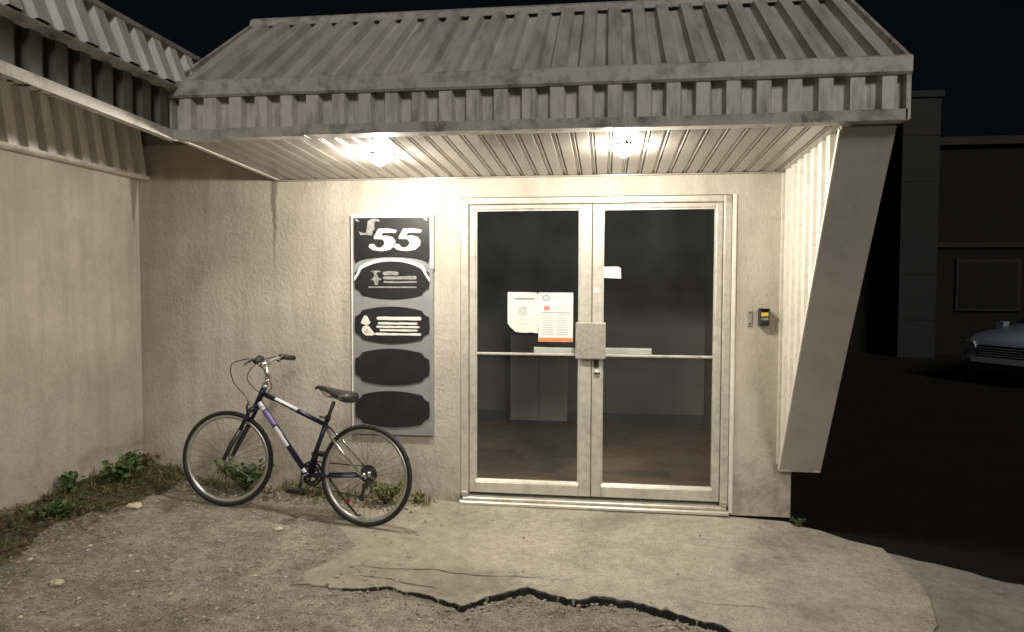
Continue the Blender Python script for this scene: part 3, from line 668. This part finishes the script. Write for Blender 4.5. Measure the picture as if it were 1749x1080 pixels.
# ------------------------------------------------------------------ bicycle
bk = tag(empty('bicycle'), 'dark blue bicycle with black saddle parked against the beige wall', 'bicycle')
e1 = Vector((-.98483,.17132,.02748)); ub = Vector((.03897,.06403,.99719)); yb = ub.cross(e1); A_ = Vector((-.505,-.679,-.052))
bk.matrix_world = Matrix(((e1.x,yb.x,ub.x,A_.x),(e1.y,yb.y,ub.y,A_.y),(e1.z,yb.z,ub.z,A_.z),(0,0,0,1)))
WR = .332
def bpart(m, name, mat, par=bk, sm=True): return fix(m.build(name, mat, par, sm))
def wheel(name, cx, cz, rot, front):
    e = empty(name, (cx, 0, cz)); e.parent = bk; e.rotation_euler = (0, 0, rot)
    f = lambda r, h, a: (r*math.cos(a), h, r*math.sin(a))
    def ring(rc, rr, n=44, k=8, sq=1): return MB().lathe([(rc+rr*math.cos(q), sq*rr*math.sin(q)) for q in [2*math.pi*i/k for i in range(k)]], n, f, True)
    bpart(ring(WR-.017, .017, sq=.95), 'tyre', 'rubber', e)
    m = MB(); m.lathe([(WR-.030,-.011),(WR-.030,.011),(WR-.042,.012),(WR-.052,.006),(WR-.052,-.006),(WR-.042,-.012)], 44, f, True); bpart(m, 'rim', 'rim', e)
    m = MB(); m.lathe([(.0,-.05),(.008,-.05),(.008,-.036),(.022,-.034),(.022,-.030),(.012,-.026),(.012,.026),(.022,.030),(.022,.034),(.008,.036),(.008,.05),(.0,.05)], 16, f); bpart(m, 'hub', 'chrome', e)
    m = MB()
    for i in range(32):
        a = 2*math.pi*i/32; s = (1 if i % 2 else -1); b = a + s*.0 + (.45 if (i//2) % 2 else -.45)
        m.tube([(.021*math.cos(b), s*.032, .021*math.sin(b)), ((WR-.055)*math.cos(a), s*.002, (WR-.055)*math.sin(a))], .0011, 4)
    o = bpart(m, 'spokes', 'steel_dark', e, False); o['kind'] = 'stuff'
    return e
ST = R(11)        # bars and wheel turned a little towards the yard
wf = wheel('wheel', 1.075, WR, ST, True); wf['label'] = 'front wheel, turned slightly'
wr = wheel('wheel', 0, WR, 0, False); wr['label'] = 'rear wheel with sprockets'
f = lambda r, h, a: (r*math.cos(a), h, r*math.sin(a))
m = MB()
for k, (r_, y_) in enumerate([(.062,-.036),(.054,-.041),(.046,-.046),(.038,-.051),(.030,-.056)]): m.lathe([(.012,y_),(r_,y_),(r_,y_-.003),(.012,y_-.003)], 18, f, True)
bpart(m, 'sprockets', 'steel_dark', wr, False)
m = MB(); m.bbox(-.02,.02,-.014,.0,-.012,.012,.003); o = fix(m.build('reflector', 'reflector', wr)); o.location = (.13, -.005, -.185); o.rotation_euler = (0, R(35), 0)
HT, HB, ST_T, BB, RA, FA = Vector((.812,0,.838)), Vector((.857,0,.735)), Vector((.312,0,.650)), Vector((.432,0,.288)), Vector((0,0,WR)), Vector((1.075,0,WR))
fr = MB(); ax = (HB-HT).normalized()
fr.tube([HT-ax*.01, HB+ax*.01], .020, 12); fr.tube([HT+ax*.035, ST_T+Vector((.012,0,-.015))], [.017,.0155], 10); fr.tube([HB-ax*.018, BB], [.020,.018], 12)
fr.tube([ST_T+(ST_T-BB).normalized()*.03, BB], .0155, 12)
fr.tube([BB+Vector((0,-.036,0)), BB+Vector((0,.036,0))], .022, 14)
for s in (-1, 1):
    fr.tube([BB+Vector((-.03,s*.025,0)), BB+Vector((-.12,s*.038,.012)), RA+Vector((.03,s*.062,0))], [.011,.010,.008], 8)
    fr.tube([RA+Vector((-.018,s*.062,-.008)), RA+Vector((.03,s*.062,.01))], .011, 6)
frame = bpart(fr, 'frame', 'frame_blue')
m = MB()
for s in (-1, 1): m.tube([ST_T+Vector((-.004,s*.012,-.025)), ST_T+Vector((-.07,s*.045,-.09)), RA+Vector((.012,s*.060,.015))], [.009,.010,.008], 8)
bpart(m, 'seat_stays', 'chrome', frame)
def sleeve(a, b, t0, t1, r0, arc0, arc1, name, mat):
    d = (b-a); L = d.length; d.normalize(); u = Vector((0,1,0)); v = d.cross(u); m = MB(); n = 6
    for t in (t0, t1):
        for k in range(n+1):
            q = arc0+(arc1-arc0)*k/n; m.v.append(tuple(a+d*(t*L)+r0*(math.cos(q)*u+math.sin(q)*v)))
    for k in range(n): m.f.append((k, k+1, n+1+k+1, n+1+k))
    return bpart(m, name, mat, frame)
D0, D1 = HB-ax*.018, BB
sleeve(D0, D1, .03, .13, .0212, -1.2, 1.3, 'decal', 'decal'); sleeve(D0, D1, .14, .34, .0208, -1.2, 1.3, 'violet_band', 'frame_purple')
sleeve(D0, D1, .36, .62, .0206, -.9, .9, 'decal', 'decal')
sleeve(D0, D1, .92, .99, .0200, -1.0, 1.0, 'decal', 'decal')
T0, T1 = HT+ax*.035, ST_T+Vector((.012,0,-.015)); sleeve(T0, T1, .22, .58, .0176, -2.4, -.3, 'decal', 'decal'); sleeve(T0, T1, .22, .58, .0174, .3, 2.4, 'decal', 'decal')
# fork (steered about the head tube)
fk = empty('fork'); fk.parent = bk
m = MB(); fc = HB+ax*.03
m.tube([HB+ax*.008, fc], .021, 10)
Rm = Matrix.Rotation(ST, 3, 'Z')
def steer(q): q = Vector(q); return FA + Rm @ (q-FA) if False else HB + Matrix.Rotation(ST, 3, -ax) @ (q-HB)
for s in (-1, 1):
    m.tube([steer(fc+Vector((.0,s*.010,0))), steer(fc+Vector((.016,s*.055,-.02)))], .018, 8)
    m.tube([steer(fc+Vector((.016,s*.055,-.015))), steer(fc+Vector((.085,s*.056,-.16)))], .014, 8)
fo = bpart(m, 'fork_crown', 'frame_blue', fk)
m = MB()
FAs = Vector((1.075, 0, WR))
for s in (-1, 1):
    end = FAs + Rm @ Vector((0, s*.056, 0)); m.tube([steer(fc+Vector((.080,s*.056,-.15))), end+Vector((-.05,0,.10)), end], [.018,.017,.013], 8)
bpart(m, 'fork_lowers', 'steel_dark', fk)
m = MB(); m.tube([FAs+Rm @ Vector((0,-.068,0)), FAs+Rm @ Vector((0,.068,0))], .007, 8); bpart(m, 'axle', 'chrome', fk)
m = MB(); br = steer(fc+Vector((.02,.075,-.035))); m.tube([br, br+Vector((.01,0,.05)), br+Vector((-.005,0,.085))], [.009,.008,.006], 6); bpart(m, 'brake', 'black_plastic', fk); m = MB(); br2 = steer(fc+Vector((.02,-.075,-.035))); m.tube([br2, br2+Vector((.01,0,.05))], .008, 6); bpart(m, 'brake', 'black_plastic', fk)
# stem and bar
BC = Vector((.815,0,1.005)); sv = [HT-ax*.012, HT-ax*.045, HT-ax*.07+Vector((.0,0,.01)), Vector((.800,0,.93)), BC]
m = MB(); m.tube([HT-ax*.008, HT-ax*.03], .024, 12); bpart(m, 'headset', 'chrome')
m = MB(); m.tube([HT-ax*.03, HT-ax*.075], .016, 10); m.tube([HT-ax*.07, Vector((.796,0,.945)), BC], [.017,.016,.018], 10); m.tube([BC+Vector((0,-.03,0)), BC+Vector((0,.03,0))], .020, 10); bpart(m, 'stem', 'chrome')
hb = empty('handlebar', BC); hb.parent = bk; hb.rotation_euler = (0, 0, ST)
m = MB(); m.tube([(-.075,-.29,.035),(-.045,-.17,.045),(-.012,-.09,.028),(0,-.05,0),(0,.05,0),(-.012,.09,.028),(-.045,.17,.045),(-.075,.29,.035)], .0125, 10); bpart(m, 'bar', 'chrome', hb)
for s in (-1, 1):
    m = MB(); m.tube([(-.050,s*.185,.0445),(-.077,s*.298,.035)], .0185, 10); bpart(m, 'grip', 'rubber', hb)
    m = MB(); m.tube([(-.035,s*.165,.042),(.010,s*.175,.035),(.020,s*.23,.015),(.012,s*.27,.005)], [.011,.010,.007,.006], 6); m.tube([(-.045,s*.150,.045),(-.04,s*.18,.045)], .022, 10); bpart(m, 'brake_lever', 'black_plastic', hb)
def cable(pts, name='cable'):
    P = [Vector(q) for q in pts]; out = []
    for i in range(len(P)-1):
        p0, p1, p2, p3 = P[max(i-1,0)], P[i], P[i+1], P[min(i+2,len(P)-1)]
        for k in range(6):
            t = k/6; out.append(.5*((2*p1)+(p2-p0)*t+(2*p0-5*p1+4*p2-p3)*t*t+(3*p1-p0-3*p2+p3)*t*t*t))
    out.append(P[-1]); m = MB(); m.tube(out, .0032, 6); bpart(m, name, 'rubber')
cable([(.80,.19,1.05),(.95,.17,1.0),(.985,.10,.88),(.93,.04,.78),(.88,.05,.72)])
cable([(.86,-.17,1.05),(.98,-.14,1.0),(1.0,-.06,.90),(.90,-.03,.82),(.80,-.02,.80)])
cable([(.79,.16,1.04),(.72,.13,.97),(.70,.07,.87),(.76,.03,.80),(.70,.02,.782)])
# seat post and saddle
sdir = (ST_T-BB).normalized(); SC = Vector((.252,0,.800))
m = MB(); m.tube([ST_T+sdir*.01, SC+Vector((.01,0,-.01))], .0128, 10); bpart(m, 'seat_post', 'steel_dark')
m = MB(); m.tube([ST_T+sdir*.018, ST_T+sdir*.045], .020, 10); m.tube([ST_T+sdir*.03+Vector((.0,.018,0)), ST_T+sdir*.03+Vector((.045,.03,.01))], .006, 6); bpart(m, 'seat_clamp', 'black_plastic')
m = MB(); stn = [(.405,.014,.880,.020),(.385,.024,.893,.026),(.33,.032,.888,.032),(.27,.054,.878,.050),(.21,.080,.870,.066),(.16,.092,.868,.076),(.125,.084,.866,.074),(.110,.056,.858,.056)]
ring = 12
for x, wv, zt_, hh in stn:
    for k in range(ring):
        q = 2*math.pi*k/ring; cz_ = math.sin(q); m.v.append((x, wv*math.cos(q), zt_ - hh*.5 + hh*.5*(cz_ if cz_ > 0 else cz_*1.0)))
for i in range(len(stn)-1):
    for k in range(ring): m.f.append((i*ring+k, i*ring+(k+1) % ring, (i+1)*ring+(k+1) % ring, (i+1)*ring+k))
m.f.append(tuple(range(ring))); m.f.append(tuple(range((len(stn)-1)*ring, len(stn)*ring))[::-1])
sad = bpart(m, 'saddle', 'saddle')
m = MB()
for s in (-1, 1): m.tube([(.37,s*.008,.868),(.32,s*.02,.822),(.22,s*.022,.815),(.15,s*.045,.835)], .0038, 6)
bpart(m, 'saddle_rails', 'chrome', sad)
m = MB(); rows = 7
for i in range(rows):
    x = .215-.088*i/(rows-1)
    for zz, oo in ((.848,.092),(.818,.090)): m.v.append((x, (oo - .022*abs(i/(rows-1)-.45))*(.80+.2*min(1, i/3)), zz))
for i in range(rows-1): m.f.append((2*i, 2*i+2, 2*i+3, 2*i+1))
bpart(m, 'side_panel', 'saddle_side', sad)
# cranks, chain
ck = empty('crankset', BB); ck.parent = bk
for nm, r_, y_ in (('chainring',.085,-.048),('chainring',.066,-.040)):
    m = MB(); m.lathe([(r_-.016,y_),(r_,y_),(r_,y_-.004),(r_-.016,y_-.004)], 28, f, True)
    for k in range(5):
        a = 2*math.pi*k/5; m.tube([(.012*math.cos(a),y_-.002,.012*math.sin(a)),((r_-.012)*math.cos(a),y_-.002,(r_-.012)*math.sin(a))], .006, 6)
    bpart(m, nm, 'black_plastic', ck, False)
m = MB(); m.tube([(0,-.06,0),(0,.06,0)], .010, 10); bpart(m, 'spindle', 'steel_dark', ck)
ca = R(-125); cr = .165
for s in (1, -1):
    d = Vector((math.cos(ca),0,math.sin(ca)))*s*-1
    d = Vector((.42*s*-1*-1, 0, -.9*s)).normalized() if False else Vector((-.55*-s*.0+.10*s, 0, -.55*s)).normalized()
    L_ = .085 if s == 1 else .13
    m = MB(); m.tube([(0,s*.058,0), tuple(d*L_+Vector((0,s*.066,0)))], [.013,.010], 8); bpart(m, 'crank_arm', 'black_plastic', ck)
    c_ = d*L_; m = MB(); m.bbox(c_.x-.045, c_.x+.045, s*.105-.04, s*.105+.04, c_.z-.012, c_.z+.012, .006); pd = bpart(m, 'pedal', 'black_plastic', ck, False)
    m = MB(); m.box(c_.x-.030, c_.x+.030, (s*.147) if s > 0 else s*.147-.002, (s*.147+.002) if s > 0 else s*.147, c_.z-.007, c_.z+.007); bpart(m, 'pedal_reflector', 'pedal_red', pd, False)
m = MB(); m.tube([(BB.x,-.050,BB.z+.083),(0,-.050,WR+.046)], .0045, 6); m.tube([(BB.x,-.050,BB.z-.083),(.06,-.050,WR-.16),(.02,-.050,WR-.14)], .0045, 6); bpart(m, 'chain', 'steel_dark')
m = MB(); m.tube([(-.012,-.07,WR-.015),(-.005,-.068,WR-.06),(.035,-.055,WR-.10),(.05,-.052,WR-.165)], [.012,.014,.013,.010], 8)
for c_ in ((.028,WR-.085),(.050,WR-.165)): m.lathe([(.006,-.050),(.022,-.050),(.022,-.056),(.006,-.056)], 12, lambda r, h, a: (c_[0]+r*math.cos(a), h, c_[1]+r*math.sin(a)), True)
bpart(m, 'derailleur', 'steel_dark')
m = MB(); m.tube([(.30,-.03,.29),(.22,-.08,.16),(.13,-.15,.022),(.115,-.17,.020)], .008, 8); bpart(m, 'kickstand', 'steel_dark')

# ------------------------------------------------------------------ weeds, stones, litter
def weed(x, y, z, h, sp, nl, lsz, label, mat='leaf', name='weed_plant', wall=None):
    e = tag(empty(name, (x, y, z)), label, 'plant', 'weeds along the wall foot'); m = MB(); st = MB()
    for k in range(max(3, nl//7)):
        a = rnd.uniform(0, 6.28); tip = Vector((math.cos(a)*sp*rnd.uniform(.3,1), math.sin(a)*sp*rnd.uniform(.3,1), h*rnd.uniform(.55,1)))
        if wall == 'x': tip.x = abs(tip.x)*.8
        if wall == 'y': tip.y = -abs(tip.y)*.8
        mid = tip*.5+Vector((0,0,h*.14)); st.tube([(0,0,-.01), tuple(mid), tuple(tip)], [.004,.003,.0015], 5)
        for j in range(7):
            t = rnd.uniform(.2,1); c = (mid*(t/.5) if t < .5 else mid+(tip-mid)*((t-.5)/.5)) + Vector((rnd.uniform(-1,1),rnd.uniform(-1,1),rnd.uniform(-.6,.6)))*lsz*.6
            d = Vector((rnd.uniform(-1,1),rnd.uniform(-1,1),rnd.uniform(-.2,.7))).normalized(); n_ = d.orthogonal().normalized(); n_ = (Matrix.Rotation(rnd.uniform(0,6.28),3,d) @ n_)
            L = lsz*rnd.uniform(.7,1.3); wv = L*rnd.uniform(.26,.40); fold = d.cross(n_)*L*.10
            m.add([c, c+d*L*.35+n_*wv+fold, c+d*L*.75+n_*wv*.7+fold, c+d*L, c+d*L*.75-n_*wv*.7+fold, c+d*L*.35-n_*wv+fold, c+d*L*.5], [(0,1,6),(1,2,6),(2,3,6),(3,4,6),(4,5,6),(5,0,6)])
    m.build('foliage', mat, e); st.build('stem', 'stem', e, True)
    return e
weed(-2.38, -.48, .075, .24, .24, 190, .050, 'dark green leafy weed growing up the left wall near the corner', wall='x')
weed(-2.46, -.86, .08, .20, .08, 56, .046, 'small upright weed against the left wall below its middle', wall='x')
weed(-2.34, -1.14, .03, .16, .20, 190, .042, 'low bright green weed tuft nearest the left picture edge', wall='x')
weed(-2.42, -.12, .07, .19, .10, 42, .036, 'thin reddish stemmed weed in the inner wall corner', 'dead_leaf', wall='x')
weed(-1.60, -.14, -.01, .22, .26, 300, .040, 'dense green weed clump behind the bicycle front wheel', wall='y')
weed(-.52, -.16, -.06, .20, .22, 190, .036, 'yellow green weed clump behind the bicycle rear wheel', 'leaf_yellow', wall='y')
weed(-.30, -.10, -.065, .10, .10, 50, .030, 'short yellowish weed under the sign right of the rear wheel', 'leaf_yellow', wall='y')
weed(-1.16, -.10, -.03, .10, .13, 60, .030, 'sparse weed at the wall foot between the bicycle wheels', 'leaf_yellow', wall='y')
weed(2.36, -.10, -.11, .05, .08, 42, .024, 'tiny weed at the foot of the pillar below the wing')
# soil bank against the left wall
m = MB(); nxx, nyy = 18, 70
for j in range(nyy+1):
    y = .0-3.2*j/nyy
    for i in range(nxx+1):
        t = i/nxx; x = XW-.01+.46*t*(1+.5*vn(y*3, 2, 4)); hh = (.035+.05*(vn(y*4, 1, 9)+.5))*(1-t)**.8*(1-.6*max(0,(-y-1.2)/2)) + .02*vn(x*20, y*20, 2)*(1-t*t)
        m.v.append((x, y-.01, yard_z(x, y) + hh - .018*t*t - .004))
for j in range(nyy):
    for i in range(nxx): k = j*(nxx+1)+i; m.f.append((k, k+nxx+1, k+nxx+2, k+1))
tag(m.build('soil_bank', 'soil', smooth_=True), 'dark mossy soil bank heaped along the foot of the left wall', 'soil', kind='stuff')
def leafbits(name, mat, pts, s0, s1, label, cat):
    m = MB()
    for x, y, z in pts:
        a = rnd.uniform(0, 6.28); L = rnd.uniform(s0, s1); d = Vector((math.cos(a), math.sin(a), rnd.uniform(-.2,.5))); n_ = Vector((-math.sin(a), math.cos(a), rnd.uniform(-.5,.5)))*.45; c = Vector((x,y,z))
        m.add([c, c+d*L*.5+n_*L*.6, c+d*L, c+d*L*.5-n_*L*.6], [(0,1,2),(0,2,3)])
    return tag(m.build(name, mat), label, cat, kind='stuff')
def bank_pts(n):
    out = []
    for k in range(n):
        y = -rnd.random()**1.2*2.2; x = XW+.02+.42*rnd.random()**1.4; out.append((x, y, yard_z(x, y)+.07*(1-(x-XW)/.46)+.01))
    for k in range(n//2):
        x = rnd.uniform(-2.4, -.25); y = -.03-.30*rnd.random()**1.6; out.append((x, y, yard_z(x, y)+.012))
    return out
leafbits('leaf_litter', 'dead_leaf', bank_pts(1300), .012, .042, 'brown dead leaves scattered along the wall foot', 'leaves')
leafbits('ground_moss', 'leaf', bank_pts(1500), .010, .028, 'small green sprouts scattered along the wall foot', 'sprouts')
def blades(pts, h0, h1, label, mat='leaf_yellow', name='grass_growth'):
    m = MB()
    for x, y, z in pts:
        a = rnd.uniform(0, 6.28); h = rnd.uniform(h0, h1); b = Vector((math.cos(a), math.sin(a), 0)); wv = Vector((-math.sin(a), math.cos(a), 0))*rnd.uniform(.0015,.004); c = Vector((x, y, z-.005))
        p1 = c+b*h*.2+Vector((0,0,h*.6)); p2 = c+b*h*rnd.uniform(.4,.9)+Vector((0,0,h*rnd.uniform(.6,1)))
        m.add([c-wv, c+wv, p1+wv*.8, p1-wv*.8, p2], [(0,1,2,3),(3,2,4)])
    return tag(m.build(name, mat), label, 'grass', kind='stuff')
gp_ = []
for k in range(46):
    if k < 30: cx_, cy_ = XW+.05+.34*rnd.random()**1.5, -rnd.random()*1.9
    else: cx_, cy_ = rnd.uniform(-2.3, -.2), -.04-.10*rnd.random()
    for q in range(rnd.randint(10, 34)):
        x = cx_+rnd.gauss(0,.03); y = min(-.01, cy_+rnd.gauss(0,.03)); x = max(XW+.01, x); gp_.append((x, y, yard_z(x, y)+(.05*max(0, 1-(x-XW)/.40) if x < -2 else .004)))
blades(gp_, .03, .10, 'thin yellowish grass sprouting along the foot of the walls')
blades([q for q in gp_ if rnd.random() < .35], .05, .17, 'dry brown stalks standing in the weeds along the walls', 'stem', 'dry_stalks')
def stone(m, x, y, z, r):
    vs = []
    for k, (a, b) in enumerate([(0,-1),(0,0),(1,0),(2,0),(3,0),(4,0),(0,1)]):
        rr = r*rnd.uniform(.7,1.15)
        if b == 0: vs.append((x+rr*math.cos(a*1.257+r*900), y+rr*math.sin(a*1.257+r*900), z+r*rnd.uniform(-.2,.2)))
        else: vs.append((x, y, z+b*r*.62))
    m.add(vs, [(6,i,i % 5+1) for i in range(1,6)] + [(0,i % 5+1,i) for i in range(1,6)])
def stone_field(name, mat, n, r0, r1, label):
    m = MB(); k = 0
    while k < n:
        x = rnd.uniform(-2.2, 2.4); y = -rnd.uniform(.25, 3.6)
        if x > -.44 and (y > lerp_tab(EDGE, x)-.03) and rnd.random() > (.5 if x < 0 else .05): continue
        if rnd.random() > .35+1.0*(vn(x*2.2, y*2.2, 12)+.5): continue
        r = r0+(r1-r0)*rnd.random()**3; zz = apron_z(x, y) if (x > -.44 and y > lerp_tab(EDGE, x)) else yard_z(x, y)
        stone(m, x, y, zz+r*.25, r); k += 1
    return tag(m.build(name, mat), label, 'gravel', kind='stuff')
stone_field('gravel', 'stone', 5200, .004, .017, 'loose grey brown gravel strewn over the yard')
stone_field('pale_gravel', 'stone_pale', 330, .005, .016, 'pale chips of stone strewn among the gravel')
m = MB()
for k in range(300):
    x = rnd.uniform(-.25, 2.1); y = lerp_tab(EDGE, x) - .055 - abs(rnd.gauss(0, .07)); r = .003+.010*rnd.random()**2
    stone(m, x, y, (apron_z(x, y)+.0 if y > lerp_tab(EDGE, x) else max(yard_z(x, y), apron_z(x, y)-.012)) + r*.2, r)
tag(m.build('crack_grit', 'stone'), 'loose grit and crumbs of concrete lying along the open crack', 'gravel', kind='stuff')
def single_stone(x, y, r, mat, label, sx=1.3):
    m = MB(); n1, n2 = 7, 10; vs = []
    for i in range(n1+1):
        for j in range(n2):
            t = math.pi*i/n1; p_ = 2*math.pi*j/n2; q = 1+.75*vn(math.cos(p_)*2.3+r*70, t*2.2+math.sin(p_)*1.7, 3); vs.append((r*sx*q*math.sin(t)*math.cos(p_), r*q*math.sin(t)*math.sin(p_), r*.6*q*math.cos(t)))
    m.add(vs, [(i*n2+j, (i+1)*n2+j, (i+1)*n2+(j+1) % n2, i*n2+(j+1) % n2) for i in range(n1) for j in range(n2)])
    o = fix(m.build('loose_stone', mat, None, False)); o.location = (x, y, yard_z(x, y)+r*.4); tag(o, label, 'stone', 'loose stones on the yard'); return o
single_stone(-2.06, -.77, .034, 'stone_pale', 'pale yellowish stone lying beside the soil bank', 1.6)
single_stone(-1.72, -1.85, .026, 'stone_pale', 'pale flat stone in the lower left of the yard', 1.5)
single_stone(-1.00, -.86, .022, 'stone_pale', 'small pale stone on the gravel below the bicycle crank', 1.3)

# ------------------------------------------------------------------ parked car in the dark
car = tag(empty('parked_car'), 'pale blue grey car parked in the dark at the right edge', 'car')
hd = Vector((-.90,-.44,0)).normalized(); cl = Vector((-hd.y*1, hd.x, 0)); CF = Vector((7.72, 8.05, -.20))      # CF: centre of the front end
cl = Vector((0,0,1)).cross(hd)
car.matrix_world = Matrix(((hd.x,cl.x,0,CF.x),(hd.y,cl.y,0,CF.y),(hd.z,cl.z,1,CF.z),(0,0,0,1)))
def cpart(m, name, mat, par=car, sm=False): return fix(m.build(name, mat, par, sm))
stn = [ # x, half width, z bottom, z belt, z top, half width top
 (0.0,.62,.36,.62,.70,.52),(-.06,.74,.28,.70,.80,.60),(-.22,.82,.22,.76,.87,.66),(-.6,.86,.20,.80,.93,.68),(-1.05,.87,.20,.84,.99,.66),(-1.25,.87,.20,.87,1.06,.62),
 (-1.75,.87,.20,.90,1.38,.57),(-2.2,.87,.20,.92,1.46,.57),(-2.9,.87,.20,.93,1.44,.56),(-3.4,.86,.22,.94,1.28,.56),(-3.85,.85,.24,.93,1.04,.62),(-4.2,.80,.28,.88,.98,.62),(-4.35,.72,.36,.80,.90,.58)]
m = MB(); q = 10
for x, wv, z0, z1, z2, wt in stn:
    half = [(wv*.90,z0),(wv*.99,z0+.14),(wv,(z0+z1)/2),(wv*.97,z1),(wt,z2)]
    for a, b in half: m.v.append((x, a, b))
    for a, b in half[::-1]: m.v.append((x, -a, b))
for i in range(len(stn)-1):
    for k in range(q): m.f.append((i*q+k, i*q+(k+1) % q, (i+1)*q+(k+1) % q, (i+1)*q+k))
m.f.append(tuple(range(q))); m.f.append(tuple(range((len(stn)-1)*q, len(stn)*q)))
body = cpart(m, 'body', 'car_paint', sm=True)
m = MB(); m.add([(-1.22,-.60,1.065),(-1.22,.60,1.065),(-1.73,.55,1.39),(-1.73,-.55,1.39)], [(0,1,2,3)]); m.add([(-1.20,-.60,1.075),(-1.20,.60,1.075),(-1.71,.55,1.40),(-1.71,-.55,1.40)], [(0,1,2,3)]); cpart(m, 'windscreen', 'car_glass')
for s in (-1, 1):
    for a, b in ((-1.55,-2.30),(-2.38,-3.25)):
        m = MB(); m.add([(a+.15 if a > -2 else a, s*.862, .95),(b, s*.862, .96),(b, s*.605, 1.38),(a-.22 if a > -2 else a, s*.612, 1.36)], [(0,1,2,3)]); m.add([(a+.15 if a > -2 else a, s*.880, .95),(b, s*.880, .96),(b, s*.625, 1.39),(a-.22 if a > -2 else a, s*.632, 1.37)], [(0,1,2,3)]); cpart(m, 'side_window', 'car_glass')
    m = MB(); m.prism([(.43,.635),(.68,.60),(.75,.67),(.72,.76),(.50,.755)], lambda u, v, d: (d-.25*max(0,u-.45), s*u, v), -.12, .045); cpart(m, 'headlight', 'car_lamp')
    for xx in (-.78, -3.45):
        e = empty('wheel', (xx, s*.80, .30)); e.parent = car
        m = MB(); m.lathe([(.19,-.09),(.29,-.10),(.31,-.07),(.31,.07),(.29,.10),(.19,.09)], 24, f, True); cpart(m, 'tyre', 'rubber', e, True)
        m = MB(); m.lathe([(.0,.06*s),(.10,.07*s),(.19,.05*s),(.19,-.05*s),(.0,-.05*s)], 20, f); cpart(m, 'rim', 'rim', e, True)
    m = MB(); m.bbox(-1.35,-1.20,(.88 if s > 0 else -1.05),(1.05 if s > 0 else -.88),.93,1.06,.02); cpart(m, 'mirror', 'car_paint')
m = MB(); m.prism([(-.42,.50),(.42,.50),(.46,.62),(.40,.70),(-.40,.70),(-.46,.62)], lambda u, v, d: (d, u, v), -.05, .030); gr = cpart(m, 'grille', 'car_dark')
m = MB()
for k in range(4): m.box(.028, .036, -.40, .40, .525+.042*k, .535+.042*k)
cpart(m, 'grille_bars', 'car_lamp', gr)
m = MB(); m.prism([(-.80,-.16),(-.76,-.02),(-.5,.075),(.5,.075),(.76,-.02),(.80,-.16),(.80,-.30),(-.80,-.30)], lambda u, v, d: (v, u, d), .40, .49); cpart(m, 'bumper', 'car_lamp')
m = MB(); m.box(.03,.06,-.70,.70,.25,.39); cpart(m, 'air_intake', 'car_dark')

# ------------------------------------------------------------------ dark neighbour behind
nb = tag(empty('neighbour_building', (12, 16, -.2)), 'unlit dark building with flat roof far behind the wing', 'building')
def npart(m, name, mat): o = fix(m.build(name, mat)); o.parent = nb; o.matrix_parent_inverse = Matrix.Translation((-12,-16,.2)); return o
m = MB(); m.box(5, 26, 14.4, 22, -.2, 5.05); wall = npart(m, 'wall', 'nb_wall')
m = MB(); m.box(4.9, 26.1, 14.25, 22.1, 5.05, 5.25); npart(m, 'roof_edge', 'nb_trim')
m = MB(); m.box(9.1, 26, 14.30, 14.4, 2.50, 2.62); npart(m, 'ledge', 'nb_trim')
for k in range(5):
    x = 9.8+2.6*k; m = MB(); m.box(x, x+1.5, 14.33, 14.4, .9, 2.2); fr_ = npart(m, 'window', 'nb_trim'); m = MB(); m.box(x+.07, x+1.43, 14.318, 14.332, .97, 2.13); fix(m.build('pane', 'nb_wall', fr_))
sl = tag(empty('silo_tower', (8.45, 13.6, -.2)), 'blue grey upright duct tower standing before the dark building', 'tower')
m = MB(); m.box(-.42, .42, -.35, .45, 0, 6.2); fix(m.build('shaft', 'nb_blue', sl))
m = MB(); m.box(-.47, .47, -.40, .50, 6.2, 6.35); fix(m.build('cap', 'nb_trim', sl))
m = MB()
for k in range(5): m.box(-.43, .43, -.362, -.345, 1.1*k+.9, 1.1*k+.96)
fix(m.build('seam', 'nb_trim', sl))
up_ = tag(empty('utility_pole', (8.9, 18.0, -.2)), 'thin utility pole rising behind the canopy roof at right', 'pole')
up_.location = (9.0, 23.5, -.2)
m = MB(); m.tube([(0,0,0),(0,0,14)], [.16,.11], 10); m.build('pole_shaft', 'nb_blue', up_, True)
m = MB(); m.box(-1.0, 1.0, -.06, .06, 12.8, 12.95); fix(m.build('crossarm', 'nb_trim', up_))
